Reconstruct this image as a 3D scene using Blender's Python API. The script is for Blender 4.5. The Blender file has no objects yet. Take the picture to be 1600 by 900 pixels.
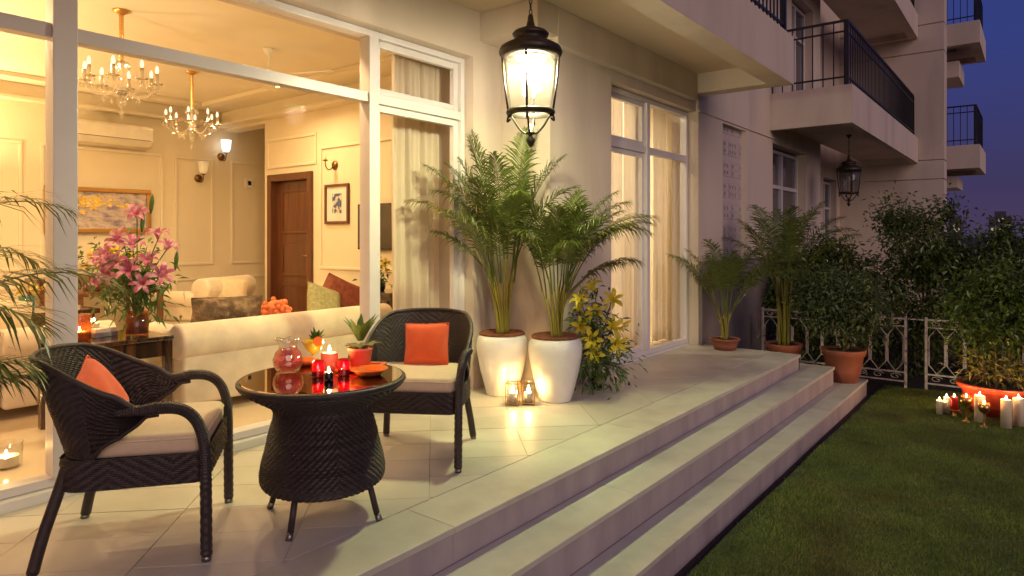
import bpy, bmesh, math, random
from mathutils import Vector, Matrix
R = math.radians
PI = math.pi
rnd = random.Random(7)
sc = bpy.context.scene
C = sc.collection

# ------------------------------------------------------------------ camera
cam = bpy.data.objects.new('camera', bpy.data.cameras.new('camera'))
C.objects.link(cam)
cam.location = (0, 0, 1.25)
cam.rotation_euler = (R(90), 0, R(38.25))
cam.data.sensor_width = 36
cam.data.lens = 36 * 1040 / 1600
cam.data.shift_y = -0.05
cam.data.clip_start = 0.05
cam.data.clip_end = 6000
sc.camera = cam

# ------------------------------------------------------------------ sky, sun, exposure
world = bpy.data.worlds.new('World')
sc.world = world
world.use_nodes = True
wn = world.node_tree
wn.nodes.clear()
sky = wn.nodes.new('ShaderNodeTexSky')
sky.sky_type = 'NISHITA'
sky.sun_disc = False
sky.sun_elevation = R(-1.5)
sky.sun_rotation = R(114)
sky.air_density = 1.0
sky.dust_density = 0.6
sky.ozone_density = 5.0
bg = wn.nodes.new('ShaderNodeBackground')
bg.inputs[1].default_value = 0.05
wo = wn.nodes.new('ShaderNodeOutputWorld')
glow = wn.nodes.new('ShaderNodeBackground')          # violet afterglow low down, deep blue higher, the same all round
glow.inputs[1].default_value = 1.0
wtc = wn.nodes.new('ShaderNodeTexCoord')
wsep = wn.nodes.new('ShaderNodeSeparateXYZ')
wramp = wn.nodes.new('ShaderNodeValToRGB')
els = wramp.color_ramp.elements
els[0].position, els[0].color = 0.0, (.066, .045, .100, 1)
els[1].position, els[1].color = 1.0, (.020, .032, .165, 1)
for pz, cz in ((.07, (.046, .038, .108, 1)), (.24, (.033, .047, .200, 1))):
    e_ = els.new(pz)
    e_.color = cz
wn.links.new(wtc.outputs['Generated'], wsep.inputs[0])
wn.links.new(wsep.outputs['Z'], wramp.inputs[0])
wn.links.new(wramp.outputs[0], glow.inputs[0])
addn = wn.nodes.new('ShaderNodeAddShader')
wn.links.new(sky.outputs[0], bg.inputs[0])
wn.links.new(bg.outputs[0], addn.inputs[0])
wn.links.new(glow.outputs[0], addn.inputs[1])
wn.links.new(addn.outputs[0], wo.inputs[0])

sun = bpy.data.objects.new('afterglow_sun', bpy.data.lights.new('afterglow_sun', 'SUN'))
C.objects.link(sun)
sun.data.energy = 1.2
sun.data.angle = R(45)
sun.data.color = (1.0, 0.70, 0.56)
sun.rotation_euler = (R(66), 0, R(62))

sc.view_settings.view_transform = 'Standard'
sc.view_settings.look = 'None'
sc.view_settings.exposure = 0.0
sc.view_settings.gamma = 1.0
sc.cycles.use_denoising = True
sc.cycles.max_bounces = 7
sc.cycles.diffuse_bounces = 4
sc.cycles.glossy_bounces = 4
sc.cycles.transmission_bounces = 6
sc.cycles.transparent_max_bounces = 32
sc.cycles.caustics_reflective = False
sc.cycles.caustics_refractive = False
sc.cycles.sample_clamp_indirect = 4.0

# ------------------------------------------------------------------ helpers
WM = {}                                   # world matrix of every object made here


def tag(o, label=None, cat=None, group=None, kind=None):
    if label: o['label'] = label
    if cat: o['category'] = cat
    if group: o['group'] = group
    if kind: o['kind'] = kind
    return o


def root(name, loc, rz=0, label=None, cat=None, group=None):
    o = bpy.data.objects.new(name, None)
    C.objects.link(o)
    o.empty_display_size = 0.1
    o.location = loc
    o.rotation_euler = (0, 0, rz)
    WM[o] = Matrix.Translation(Vector(loc)) @ Matrix.Rotation(rz, 4, 'Z')
    return tag(o, label, cat, group)


def copy_tree(o, parent=None):
    c = o.copy()
    C.objects.link(c)
    c.parent = parent
    if parent is not None:
        c.matrix_parent_inverse = o.matrix_parent_inverse.copy()
    WM[c] = WM[o]
    for ch in [k for k in ALL if k.parent is o]:
        copy_tree(ch, c)
    return c


ALL = []


def link_mesh(name, me, mat, parent=None, world=False, loc=None, rot=None):
    o = bpy.data.objects.new(name, me)
    C.objects.link(o)
    if mat is not None and not me.materials:
        me.materials.append(mat)
    if parent is not None:
        o.parent = parent
        if world:
            o.matrix_parent_inverse = WM[parent].inverted()
            WM[o] = Matrix.Identity(4)
        else:
            WM[o] = WM[parent]
    else:
        WM[o] = Matrix.Identity(4)
    if loc is not None:
        o.location = loc
    if rot is not None:
        o.rotation_euler = rot
    ALL.append(o)
    return o


class MB:
    def __init__(s):
        s.v = []
        s.f = []

    def add(s, v, f):
        k = len(s.v)
        s.v += [tuple(p) for p in v]
        s.f += [tuple(i + k for i in q) for q in f]
        return s

    def box(s, x0, x1, y0, y1, z0, z1):
        v = [(x0, y0, z0), (x1, y0, z0), (x1, y1, z0), (x0, y1, z0), (x0, y0, z1), (x1, y0, z1), (x1, y1, z1), (x0, y1, z1)]
        return s.add(v, [(0, 3, 2, 1), (4, 5, 6, 7), (0, 1, 5, 4), (1, 2, 6, 5), (2, 3, 7, 6), (3, 0, 4, 7)])

    def prism(s, poly, z0, z1):
        n = len(poly)
        v = [(p[0], p[1], z0) for p in poly] + [(p[0], p[1], z1) for p in poly]
        f = [tuple(range(n - 1, -1, -1)), tuple(range(n, 2 * n))]
        f += [(i, (i + 1) % n, n + (i + 1) % n, n + i) for i in range(n)]
        return s.add(v, f)

    def grid(s, fn, nu, nv, cu=False, cv=False):
        v = [fn(i / (nu if cu else nu - 1), j / (nv if cv else nv - 1)) for j in range(nv) for i in range(nu)]
        f = []
        for j in range(nv if cv else nv - 1):
            for i in range(nu if cu else nu - 1):
                a = j * nu + i
                b = j * nu + (i + 1) % nu
                c = ((j + 1) % nv) * nu + (i + 1) % nu
                d = ((j + 1) % nv) * nu + i
                f.append((a, b, c, d))
        return s.add(v, f)

    def lathe(s, prof, n=24, c=(0, 0, 0)):
        v = []
        for r, z in prof:
            for i in range(n):
                a = 2 * PI * i / n
                v.append((c[0] + max(r, 1e-5) * math.cos(a), c[1] + max(r, 1e-5) * math.sin(a), c[2] + z))
        f = []
        for j in range(len(prof) - 1):
            for i in range(n):
                f.append((j * n + i, j * n + (i + 1) % n, (j + 1) * n + (i + 1) % n, (j + 1) * n + i))
        return s.add(v, f)

    def tube(s, pts, r, n=8, closed=False):
        pts = [Vector(p) for p in pts]
        m = len(pts)
        rr = r if isinstance(r, (list, tuple)) else [r] * m
        v = []
        up = None
        for k in range(m):
            if closed:
                t = pts[(k + 1) % m] - pts[k - 1]
            else:
                t = pts[min(k + 1, m - 1)] - pts[max(k - 1, 0)]
            t.normalize()
            if up is None:
                up = Vector((0, 0, 1)) if abs(t.z) < .9 else Vector((1, 0, 0))
            a = up - t * up.dot(t)
            if a.length < 1e-6:
                a = t.orthogonal()
            a.normalize()
            up = a
            b = t.cross(a)
            for i in range(n):
                w = 2 * PI * i / n
                v.append(pts[k] + (a * math.cos(w) + b * math.sin(w)) * rr[k])
        f = []
        for k in range(m if closed else m - 1):
            for i in range(n):
                f.append((k * n + i, k * n + (i + 1) % n, ((k + 1) % m) * n + (i + 1) % n, ((k + 1) % m) * n + i))
        if not closed:
            f.append(tuple(range(n - 1, -1, -1)))
            f.append(tuple(range((m - 1) * n, m * n)))
        return s.add(v, f)

    def ball(s, c, rx, ry=None, rz=None, nu=14, nv=9):
        ry = rx if ry is None else ry
        rz = rx if rz is None else rz
        prof = [(max(math.sin(PI * j / (nv - 1)), 1e-4), -math.cos(PI * j / (nv - 1))) for j in range(nv)]
        k = MB().lathe(prof, nu)
        return s.add([(c[0] + p[0] * rx, c[1] + p[1] * ry, c[2] + p[2] * rz) for p in k.v], k.f)

    def xf(s, m):
        s.v = [tuple(m @ Vector(p)) for p in s.v]
        return s

    def mesh(s, name, smooth=False):
        me = bpy.data.meshes.new(name)
        me.from_pydata(s.v, [], s.f)
        if smooth:
            me.polygons.foreach_set('use_smooth', [True] * len(me.polygons))
        me.update()
        return me

    def build(s, name, mat, parent=None, smooth=False, bevel=0, seg=2, world=False, subd=0, loc=None, rot=None, solid=0):
        o = link_mesh(name, s.mesh(name, smooth), mat, parent, world, loc, rot)
        if solid:
            m = o.modifiers.new('solid', 'SOLIDIFY')
            m.thickness = solid
            m.offset = 0
        if bevel:
            m = o.modifiers.new('bevel', 'BEVEL')
            m.width = bevel
            m.segments = seg
            m.limit_method = 'ANGLE'
            m.angle_limit = R(35)
            if seg > 2:
                o.data.polygons.foreach_set('use_smooth', [True] * len(o.data.polygons))
        if subd:
            m = o.modifiers.new('subd', 'SUBSURF')
            m.levels = m.render_levels = subd
        return o


def clip(poly, x0, x1, y0, y1):
    def cut(pl, ax, lim, keep_gt):
        out = []
        for i in range(len(pl)):
            a, b = pl[i], pl[(i + 1) % len(pl)]
            ia = (a[ax] >= lim) == keep_gt
            ib = (b[ax] >= lim) == keep_gt
            if ia:
                out.append(a)
            if ia != ib:
                t = (lim - a[ax]) / (b[ax] - a[ax])
                out.append((a[0] + t * (b[0] - a[0]), a[1] + t * (b[1] - a[1])))
        return out
    for ax, lim, k in ((0, x0, True), (0, x1, False), (1, y0, True), (1, y1, False)):
        if not poly:
            return []
        poly = cut(poly, ax, lim, k)
    return poly


def smoothpath(pts, n=6):
    pts = [Vector(p) for p in pts]
    out = []
    for i in range(len(pts) - 1):
        p0, p1, p2, p3 = pts[max(i - 1, 0)], pts[i], pts[i + 1], pts[min(i + 2, len(pts) - 1)]
        for k in range(n):
            t = k / n
            out.append(0.5 * ((2 * p1) + (p2 - p0) * t + (2 * p0 - 5 * p1 + 4 * p2 - p3) * t * t + (3 * p1 - p0 - 3 * p2 + p3) * t ** 3))
    out.append(pts[-1])
    return out


# ------------------------------------------------------------------ materials
def mat(name, col, rough=.5, metal=0, var=.12, vscale=6, bump=0, bscale=60, coat=0, island=0, sheen=0, emit=None, es=0,
        col2=None, c2scale=3, c2lo=.45, c2hi=.65, stretch=None, alpha=None, trans=0, objrand=0):
    m = bpy.data.materials.new(name)
    m.use_nodes = True
    nt = m.node_tree
    N = nt.nodes
    L = nt.links
    p = N['Principled BSDF']
    p.inputs['Roughness'].default_value = rough
    p.inputs['Metallic'].default_value = metal
    p.inputs['Coat Weight'].default_value = coat
    p.inputs['Coat Roughness'].default_value = .08
    p.inputs['Sheen Weight'].default_value = sheen
    tc = N.new('ShaderNodeTexCoord')
    vec = tc.outputs['Object']
    if stretch:
        mp = N.new('ShaderNodeMapping')
        mp.inputs['Scale'].default_value = stretch
        L.new(vec, mp.inputs[0])
        vec = mp.outputs[0]
    nz = N.new('ShaderNodeTexNoise')
    nz.inputs['Scale'].default_value = vscale
    nz.inputs['Detail'].default_value = 5
    L.new(vec, nz.inputs['Vector'])
    mr = N.new('ShaderNodeMapRange')
    mr.inputs[1].default_value = .25
    mr.inputs[2].default_value = .75
    mr.inputs[3].default_value = 1 - var
    mr.inputs[4].default_value = 1 + var
    L.new(nz.outputs[0], mr.inputs[0])
    base = N.new('ShaderNodeRGB')
    base.outputs[0].default_value = (*col, 1)
    src = base.outputs[0]
    if col2:
        n2 = N.new('ShaderNodeTexNoise')
        n2.inputs['Scale'].default_value = c2scale
        n2.inputs['Detail'].default_value = 6
        L.new(vec, n2.inputs['Vector'])
        r2 = N.new('ShaderNodeMapRange')
        r2.inputs[1].default_value = c2lo
        r2.inputs[2].default_value = c2hi
        L.new(n2.outputs[0], r2.inputs[0])
        mx = N.new('ShaderNodeMix')
        mx.data_type = 'RGBA'
        mx.inputs[7].default_value = (*col2, 1)
        L.new(src, mx.inputs[6])
        L.new(r2.outputs[0], mx.inputs[0])
        src = mx.outputs[2]
    hv = N.new('ShaderNodeHueSaturation')
    L.new(src, hv.inputs['Color'])
    val = mr.outputs[0]
    if island:
        ge = N.new('ShaderNodeNewGeometry')
        m2 = N.new('ShaderNodeMapRange')
        m2.inputs[3].default_value = 1 - island
        m2.inputs[4].default_value = 1 + island
        L.new(ge.outputs['Random Per Island'], m2.inputs[0])
        ml = N.new('ShaderNodeMath')
        ml.operation = 'MULTIPLY'
        L.new(val, ml.inputs[0])
        L.new(m2.outputs[0], ml.inputs[1])
        val = ml.outputs[0]
    if objrand:
        oi = N.new('ShaderNodeObjectInfo')
        m3 = N.new('ShaderNodeMapRange')
        m3.inputs[3].default_value = 1 - objrand
        m3.inputs[4].default_value = 1 + objrand
        L.new(oi.outputs['Random'], m3.inputs[0])
        ml2 = N.new('ShaderNodeMath')
        ml2.operation = 'MULTIPLY'
        L.new(val, ml2.inputs[0])
        L.new(m3.outputs[0], ml2.inputs[1])
        val = ml2.outputs[0]
    L.new(val, hv.inputs['Value'])
    L.new(hv.outputs[0], p.inputs['Base Color'])
    if bump:
        bn = N.new('ShaderNodeTexNoise')
        bn.inputs['Scale'].default_value = bscale
        bn.inputs['Detail'].default_value = 4
        L.new(vec, bn.inputs['Vector'])
        bu = N.new('ShaderNodeBump')
        bu.inputs['Strength'].default_value = bump
        bu.inputs['Distance'].default_value = .01
        L.new(bn.outputs[0], bu.inputs['Height'])
        L.new(bu.outputs[0], p.inputs['Normal'])
    if emit:
        p.inputs['Emission Color'].default_value = (*emit, 1)
        p.inputs['Emission Strength'].default_value = es
    if trans:
        out = N['Material Output']
        tr = N.new('ShaderNodeBsdfTranslucent')
        L.new(hv.outputs[0], tr.inputs[0])
        mix = N.new('ShaderNodeMixShader')
        mix.inputs[0].default_value = trans
        L.new(p.outputs[0], mix.inputs[1])
        L.new(tr.outputs[0], mix.inputs[2])
        L.new(mix.outputs[0], out.inputs[0])
    return m


def glass(name, tint=(1, 1, 1), r0=.03, edge=.7, haze=0, hazecol=(1, 1, 1), rough=0.0):
    m = bpy.data.materials.new(name)
    m.use_nodes = True
    N = m.node_tree.nodes
    L = m.node_tree.links
    N.clear()
    out = N.new('ShaderNodeOutputMaterial')
    t = N.new('ShaderNodeBsdfTransparent')
    t.inputs[0].default_value = (*tint, 1)
    g = N.new('ShaderNodeBsdfGlossy')
    g.inputs['Roughness'].default_value = rough
    lw = N.new('ShaderNodeLayerWeight')
    lw.inputs[0].default_value = .5
    pw = N.new('ShaderNodeMath')
    pw.operation = 'POWER'
    pw.inputs[1].default_value = 4
    L.new(lw.outputs['Facing'], pw.inputs[0])
    ma = N.new('ShaderNodeMath')
    ma.operation = 'MULTIPLY_ADD'
    ma.inputs[1].default_value = edge
    ma.inputs[2].default_value = r0
    L.new(pw.outputs[0], ma.inputs[0])
    mx = N.new('ShaderNodeMixShader')
    L.new(ma.outputs[0], mx.inputs[0])
    src = t.outputs[0]
    if haze:
        d = N.new('ShaderNodeBsdfTranslucent')
        d.inputs[0].default_value = (*hazecol, 1)
        d2 = N.new('ShaderNodeBsdfDiffuse')
        d2.inputs[0].default_value = (*hazecol, 1)
        md = N.new('ShaderNodeMixShader')
        L.new(d.outputs[0], md.inputs[1])
        L.new(d2.outputs[0], md.inputs[2])
        mh = N.new('ShaderNodeMixShader')
        mh.inputs[0].default_value = haze
        L.new(src, mh.inputs[1])
        L.new(md.outputs[0], mh.inputs[2])
        src = mh.outputs[0]
    L.new(src, mx.inputs[1])
    L.new(g.outputs[0], mx.inputs[2])
    L.new(mx.outputs[0], out.inputs[0])
    return m


def emis(name, col, s):
    m = bpy.data.materials.new(name)
    m.use_nodes = True
    N = m.node_tree.nodes
    N.clear()
    out = N.new('ShaderNodeOutputMaterial')
    e = N.new('ShaderNodeEmission')
    e.inputs[0].default_value = (*col, 1)
    e.inputs[1].default_value = s
    m.node_tree.links.new(e.outputs[0], out.inputs[0])
    return m


T = {}
T['stucco'] = mat('stucco', (.61, .515, .43), .85, var=.05, vscale=1.7, bump=.25, bscale=90, col2=(.40, .33, .285), c2scale=1.8, c2lo=.5, c2hi=.9, stretch=(1, 1, .22))
T['soffit'] = mat('soffit', (.58, .47, .34), .85, var=.05, vscale=2, bump=.15, bscale=70)
T['plinth'] = mat('plinth', (.20, .17, .175), .6, var=.15, vscale=3, bump=.1)
T['tile'] = mat('tile', (.52, .49, .42), .42, var=.06, vscale=3.5, bump=.06, bscale=40, col2=(.38, .34, .28), c2scale=2.2, c2lo=.48, c2hi=.8, objrand=.07)
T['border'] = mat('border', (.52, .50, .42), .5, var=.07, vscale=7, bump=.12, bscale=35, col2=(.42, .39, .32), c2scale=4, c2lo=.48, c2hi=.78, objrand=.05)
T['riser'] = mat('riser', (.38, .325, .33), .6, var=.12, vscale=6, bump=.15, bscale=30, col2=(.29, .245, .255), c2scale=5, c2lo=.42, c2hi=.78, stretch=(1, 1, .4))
T['grout'] = mat('grout', (.42, .37, .31), .9)
T['soil'] = mat('soil', (.035, .024, .018), .95, var=.4, vscale=30, bump=.8, bscale=50)
T['lawn'] = mat('lawn', (.050, .068, .014), .95, var=.35, vscale=9, bump=.7, bscale=120)
T['grass'] = mat('grass', (.13, .175, .030), .7, var=.45, vscale=2.6, island=.5, col2=(.15, .12, .035), c2scale=1.7, c2lo=.52, c2hi=.75)
T['pvc'] = mat('pvc', (.66, .62, .62), .35, var=.03)
T['marble'] = mat('marble', (.70, .68, .66), .3, var=.1, vscale=5)
T['cream_wall'] = mat('cream_wall', (.80, .70, .50), .6, var=.02)
T['ceiling'] = mat('ceiling_paint', (.82, .74, .58), .7, var=.02)
T['moulding'] = mat('moulding', (.82, .73, .54), .5, var=.02)
T['floor_in'] = mat('floor_marble', (.70, .56, .38), .15, var=.1, vscale=2)
T['wood'] = mat('dark_wood', (.115, .040, .014), .35, var=.35, vscale=4, stretch=(6, 6, .6), coat=.3)
T['ebony'] = mat('ebony', (.022, .011, .007), .12, var=.3, vscale=3, coat=.6, col2=(.075, .032, .014), c2scale=2.5, stretch=(.6, 9, .4))
T['bronze'] = mat('bronze', (.22, .12, .045), .3, metal=1)
T['gold'] = mat('gold', (.62, .36, .12), .3, metal=1)
T['silver'] = mat('silver', (.6, .56, .5), .2, metal=1)
T['iron'] = mat('black_iron', (.014, .012, .012), .42, var=.2, vscale=20)
T['lantern_iron'] = mat('lantern_iron', (.030, .021, .016), .45, metal=.3, var=.2, vscale=20, bump=.1)
T['white_iron'] = mat('white_iron', (.66, .61, .60), .5, var=.3, vscale=14, col2=(.22, .16, .13), c2scale=18, c2lo=.58, c2hi=.7)
T['wicker'] = mat('wicker', (.034, .023, .021), .52, var=.35, vscale=40, bump=.15, bscale=200)
T['seat_fabric'] = mat('seat_fabric', (.66, .51, .34), .9, var=.05, vscale=30, bump=.2, bscale=300, sheen=.2)
T['orange_fabric'] = mat('orange_fabric', (.72, .10, .020), .85, var=.08, vscale=20, bump=.3, bscale=260, sheen=.3)
T['sofa'] = mat('sofa_velvet', (.64, .54, .38), .9, var=.16, vscale=7, sheen=.5, bump=.22, bscale=14)
T['pillow'] = mat('pillow_cream', (.66, .55, .36), .9, var=.12, vscale=25, bump=.2)
T['fur'] = mat('fur', (.12, .075, .04), .95, var=.5, vscale=18, bump=1, bscale=70, col2=(.28, .18, .10), c2scale=14)
T['rust'] = mat('rust_fabric', (.20, .05, .022), .9, var=.4, vscale=30, bump=.2)
T['olive'] = mat('olive_fabric', (.34, .30, .13), .9, var=.3, vscale=40, bump=.2)
T['coral'] = mat('coral', (.78, .22, .07), .8, var=.1)
T['white_pot'] = mat('white_pot', (.74, .72, .70), .32, var=.07, vscale=7, coat=.2, bump=.1, bscale=9, col2=(.60, .54, .47), c2scale=4, c2lo=.56, c2hi=.8)
T['terracotta'] = mat('terracotta', (.34, .105, .055), .75, var=.15, vscale=10, bump=.1, col2=(.24, .08, .05), c2scale=5)
T['red_pot'] = mat('red_pot', (.42, .055, .03), .5, var=.1)
T['bark_soil'] = mat('bark_soil', (.16, .05, .022), .9, var=.4, vscale=40, bump=.8)
T['palm'] = mat('palm_leaf', (.098, .130, .024), .36, var=.2, vscale=4, island=.35, trans=.25)
T['palm_cane'] = mat('palm_cane', (.24, .20, .03), .45, var=.25, vscale=12, stretch=(1, 1, .5), col2=(.10, .14, .03), c2scale=4)
T['ficus'] = mat('ficus_leaf', (.095, .125, .048), .26, var=.2, vscale=3, island=.5, trans=.2)
T['hedge'] = mat('hedge_leaf', (.092, .13, .028), .32, var=.25, vscale=2, island=.5, trans=.2)
T['shrub'] = mat('shrub_leaf', (.11, .165, .028), .28, var=.2, vscale=3, island=.5, trans=.2)
T['dry'] = mat('dry_leaf', (.20, .17, .04), .6, var=.2, vscale=3, island=.5, trans=.2)
T['fern'] = mat('fern_leaf', (.08, .15, .025), .5, var=.2, island=.4, trans=.2)
T['bark'] = mat('bark', (.13, .095, .05), .85, var=.3, vscale=15, bump=.5, stretch=(1, 1, .3))
T['lily_pink'] = mat('lily_pink', (.42, .09, .19), .55, var=.15, vscale=8, island=.3, trans=.3, col2=(.72, .40, .48), c2scale=22)
T['lily_yellow'] = mat('lily_yellow', (.80, .66, .04), .55, var=.12, island=.25, trans=.3)
T['petal_white'] = mat('petal_white', (.78, .76, .70), .6, trans=.2)
T['petal_cream'] = mat('petal_cream', (.80, .66, .24), .6, island=.25, trans=.2)
T['black_gloss'] = mat('black_gloss', (.012, .011, .012), .2)
T['tabletop'] = mat('tabletop_glass', (.62, .50, .36), .03, metal=1.0, var=.02)
T['plate'] = mat('orange_plate', (.74, .15, .02), .25, coat=.4)
T['pink_pot'] = mat('pink_pot', (.80, .26, .18), .45)
T['wax_pink'] = mat('wax_pink', (.72, .20, .17), .5, trans=.3)
T['wax_red'] = mat('wax_red', (.55, .03, .025), .5, trans=.3)
T['wax_white'] = mat('wax_white', (.80, .74, .60), .5, trans=.3)
T['paper'] = mat('paper', (.74, .70, .62), .7)
T['book_dark'] = mat('book_cover', (.24, .22, .22), .5)
T['tv'] = mat('tv_screen', (.055, .045, .034), .3)
T['ac'] = mat('ac_plastic', (.82, .76, .62), .4)
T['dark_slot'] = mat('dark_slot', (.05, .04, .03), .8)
T['curtain'] = mat('curtain', (.78, .71, .58), .9, var=.05, vscale=3, bump=.1, trans=.45)
T['sheer'] = mat('sheer', (.88, .84, .77), .9, var=.03, trans=.72)
T['dark_curtain'] = mat('dark_curtain', (.36, .28, .26), .9, var=.1, vscale=4, stretch=(1, 1, .1), trans=.3)
T['jali'] = mat('jali_stone', (.52, .43, .42), .8, var=.1, vscale=6)
T['jali_hole_shade'] = mat('jali_back_shade', (.015, .012, .014), .9)  # near black: shade inside the screen holes, put into the colour
T['chrome_cap'] = mat('metal_cap', (.25, .24, .23), .35, metal=1)
T['green_stem'] = mat('green_stem', (.07, .12, .03), .6)
T['painting'] = mat('painting_field', (.58, .49, .45), .7, var=.35, vscale=9, stretch=(1, 1, 2.2), col2=(.20, .16, .22), c2scale=8)
T['paint_yellow'] = mat('painting_yellow', (.75, .52, .10), .7, island=.35)
T['print'] = mat('print', (.62, .56, .44), .7, var=.3, vscale=30, col2=(.06, .10, .20), c2scale=20, c2lo=.45, c2hi=.5)
T['city'] = mat('city_concrete', (.10, .085, .11), .9)
T['glass'] = glass('window_glass', (1, 1, 1), .0, .45)
T['glass_dark'] = glass('dusk_window_glass', (.85, .85, .88), .10, .7)
T['crystal'] = glass('crystal', (1, .97, .9), .22, .6, haze=.22, hazecol=(.9, .85, .75))
T['clear'] = glass('clear_glass', (.97, .97, .97), .06, .7)
T['seeded'] = glass('seeded_lantern_glass', (.95, .93, .9), .03, .5, haze=.006)
T['old_glass'] = glass('dusty_lantern_glass', (.8, .78, .78), .06, .5, haze=.12, hazecol=(.6, .55, .5))
T['smoke'] = glass('amber_jar_glass', (.85, .52, .30), .06, .6, haze=.10, hazecol=(.8, .45, .25))
T['red_glass'] = glass('red_glass', (.55, .03, .05), .08, .6, haze=.18, hazecol=(.6, .02, .04))
T['pink_drink'] = glass('pink_drink', (1, .55, .52), .06, .4, haze=.22, hazecol=(.9, .30, .28))
T['yellow_drink'] = glass('yellow_drink', (.95, .8, .2), .05, .4, haze=.55, hazecol=(.85, .65, .08))
T['turquoise'] = glass('turquoise_glass', (.5, .8, .75), .06, .5, haze=.3, hazecol=(.35, .6, .55))
T['bulb'] = emis('lantern_bulb', (1.0, .91, .66), 780)
T['added_down_glow'] = emis('lantern_added_down_glow', (.87, 1.0, .38), 1120)  # disc added in the lantern to throw light down on the floor
T['lampshade_lit'] = emis('lit_glass_shade', (1.0, .93, .86), 2.2)
T['shade_cream_glow'] = mat('shade_cream_glow', (.84, .76, .6), .6, trans=.4, emit=(1, .75, .42), es=.25)  # weak glow put into the unlit lampshade and the candle sleeve
T['chandelier_bulb'] = emis('chandelier_bulb', (1.0, .80, .50), 1.6)
T['chandelier_bulb'].cycles.emission_sampling = 'NONE'
T['added_downlight'] = emis('added_downlight', (1.0, .67, .33), 830)
T['added_downlight_pale'] = emis('added_downlight_pale', (1.0, .82, .56), 950)
T['added_uplight'] = emis('added_uplight_glow', (1.0, .67, .32), 400)  # glow of the added uplighters
T['flame'] = emis('flame', (1.0, .58, .20), 900)
T['city_light'] = emis('city_window', (1.0, .75, .55), .45)
T['city_light'].cycles.emission_sampling = 'NONE'

# ================================================================== the setting: ground, lawn, terrace, steps
GZ = -.51
tag(MB().add([(-3000, -3000, GZ - .03), (3000, -3000, GZ - .03), (3000, 3000, GZ - .03), (-3000, 3000, GZ - .03)], [(0, 1, 2, 3)]).build('ground', T['soil']), kind='structure')


def lawn_h(u, v):
    x = -1.44 + u * 9
    y = -6 + v * 15.0
    return (x, y, GZ - .006 + .006 * math.sin(x * 2.3 + y) + .005 * math.sin(y * 3.1 - x))


tag(MB().grid(lawn_h, 40, 60).build('lawn', T['lawn'], smooth=True), kind='structure')
g = random.Random(3)
mb = MB()
V, F = mb.v, mb.f
for i in range(270000):
    # denser where the lawn is in view, near the camera and along the step
    y = g.uniform(2.6, 8.98)
    x = g.uniform(-1.43, .2) if i % 3 else g.uniform(.2, 2.8)
    edge = x + 1.43 - .03 * math.sin(y * 5.1) - .02 * math.sin(y * 13.7)
    if edge < .05 and g.random() < .75 - edge * 8:
        continue
    h = g.uniform(.012, .030) * (1 + .35 * math.sin(x * 9 + 2 * math.sin(y * 6)) * math.sin(y * 8.3))
    a = g.uniform(0, 2 * PI)
    w = g.uniform(.0012, .0024)
    dx, dy = math.cos(a) * w, math.sin(a) * w
    lx, ly = g.gauss(0, .010), g.gauss(0, .010)
    z = GZ - .008 + .006 * math.sin(x * 2.3 + y) + .005 * math.sin(y * 3.1 - x)
    k = len(V)
    V += [(x - dx, y - dy, z), (x + dx, y + dy, z), (x + lx, y + ly, z + h)]
    F.append((k, k + 1, k + 2))
tag(mb.build('grass', T['grass']), 'short mown green grass of the lawn beside the steps', 'grass', kind='stuff')

# terrace: a mortar bed with diagonal tiles and a stone border
X0, XB, X1, X2, X3 = -3.78, -2.272, -1.98, -1.735, -1.504
YE = 7.45
terrace = tag(MB().box(X0, X1 + -.02, -4, YE - .02, GZ - .05, -.0045).build('terrace', T['grout']), kind='structure')
s2 = math.sqrt(.5)
TA, TB = .554, .277
gt = random.Random(11)
for i in range(-14, 16):
    for j in range(-4, 34):
        a0, a1 = -.019 + i * TA + .0016, -.019 + (i + 1) * TA - .0016
        b0, b1 = 1.0 + j * TB + .0016, 1.0 + (j + 1) * TB - .0016
        poly = [((a - b) * s2, (a + b) * s2) for a, b in ((a0, b0), (a1, b0), (a1, b1), (a0, b1))]
        poly = clip(poly, -3.74, XB - .002, .2, YE)
        if len(poly) < 3:
            continue
        if all((p[1] > 4.43 and p[0] < -3.12) for p in poly):
            continue
        ar = abs(sum(poly[k][0] * poly[(k + 1) % len(poly)][1] - poly[(k + 1) % len(poly)][0] * poly[k][1] for k in range(len(poly)))) / 2
        if ar < .0015:
            continue
        MB().prism(poly, -.012, gt.uniform(-.0008, .0008)).build('tile', T['tile'], terrace)
ys = [-3.2, -1.4, .35, 2.1, 3.9, 5.65, YE]
for a, b in zip(ys[:-1], ys[1:]):
    MB().box(XB + .002, X1 + .012, a + .001, b - .001, -.03, 0).build('border_stone', T['border'], terrace, bevel=.004)
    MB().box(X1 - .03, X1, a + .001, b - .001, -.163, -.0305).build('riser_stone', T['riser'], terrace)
MB().box(-3.0, X1, YE - .03, YE - .002, -.6, -.031).build('end_stone', T['riser'], terrace)

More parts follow.
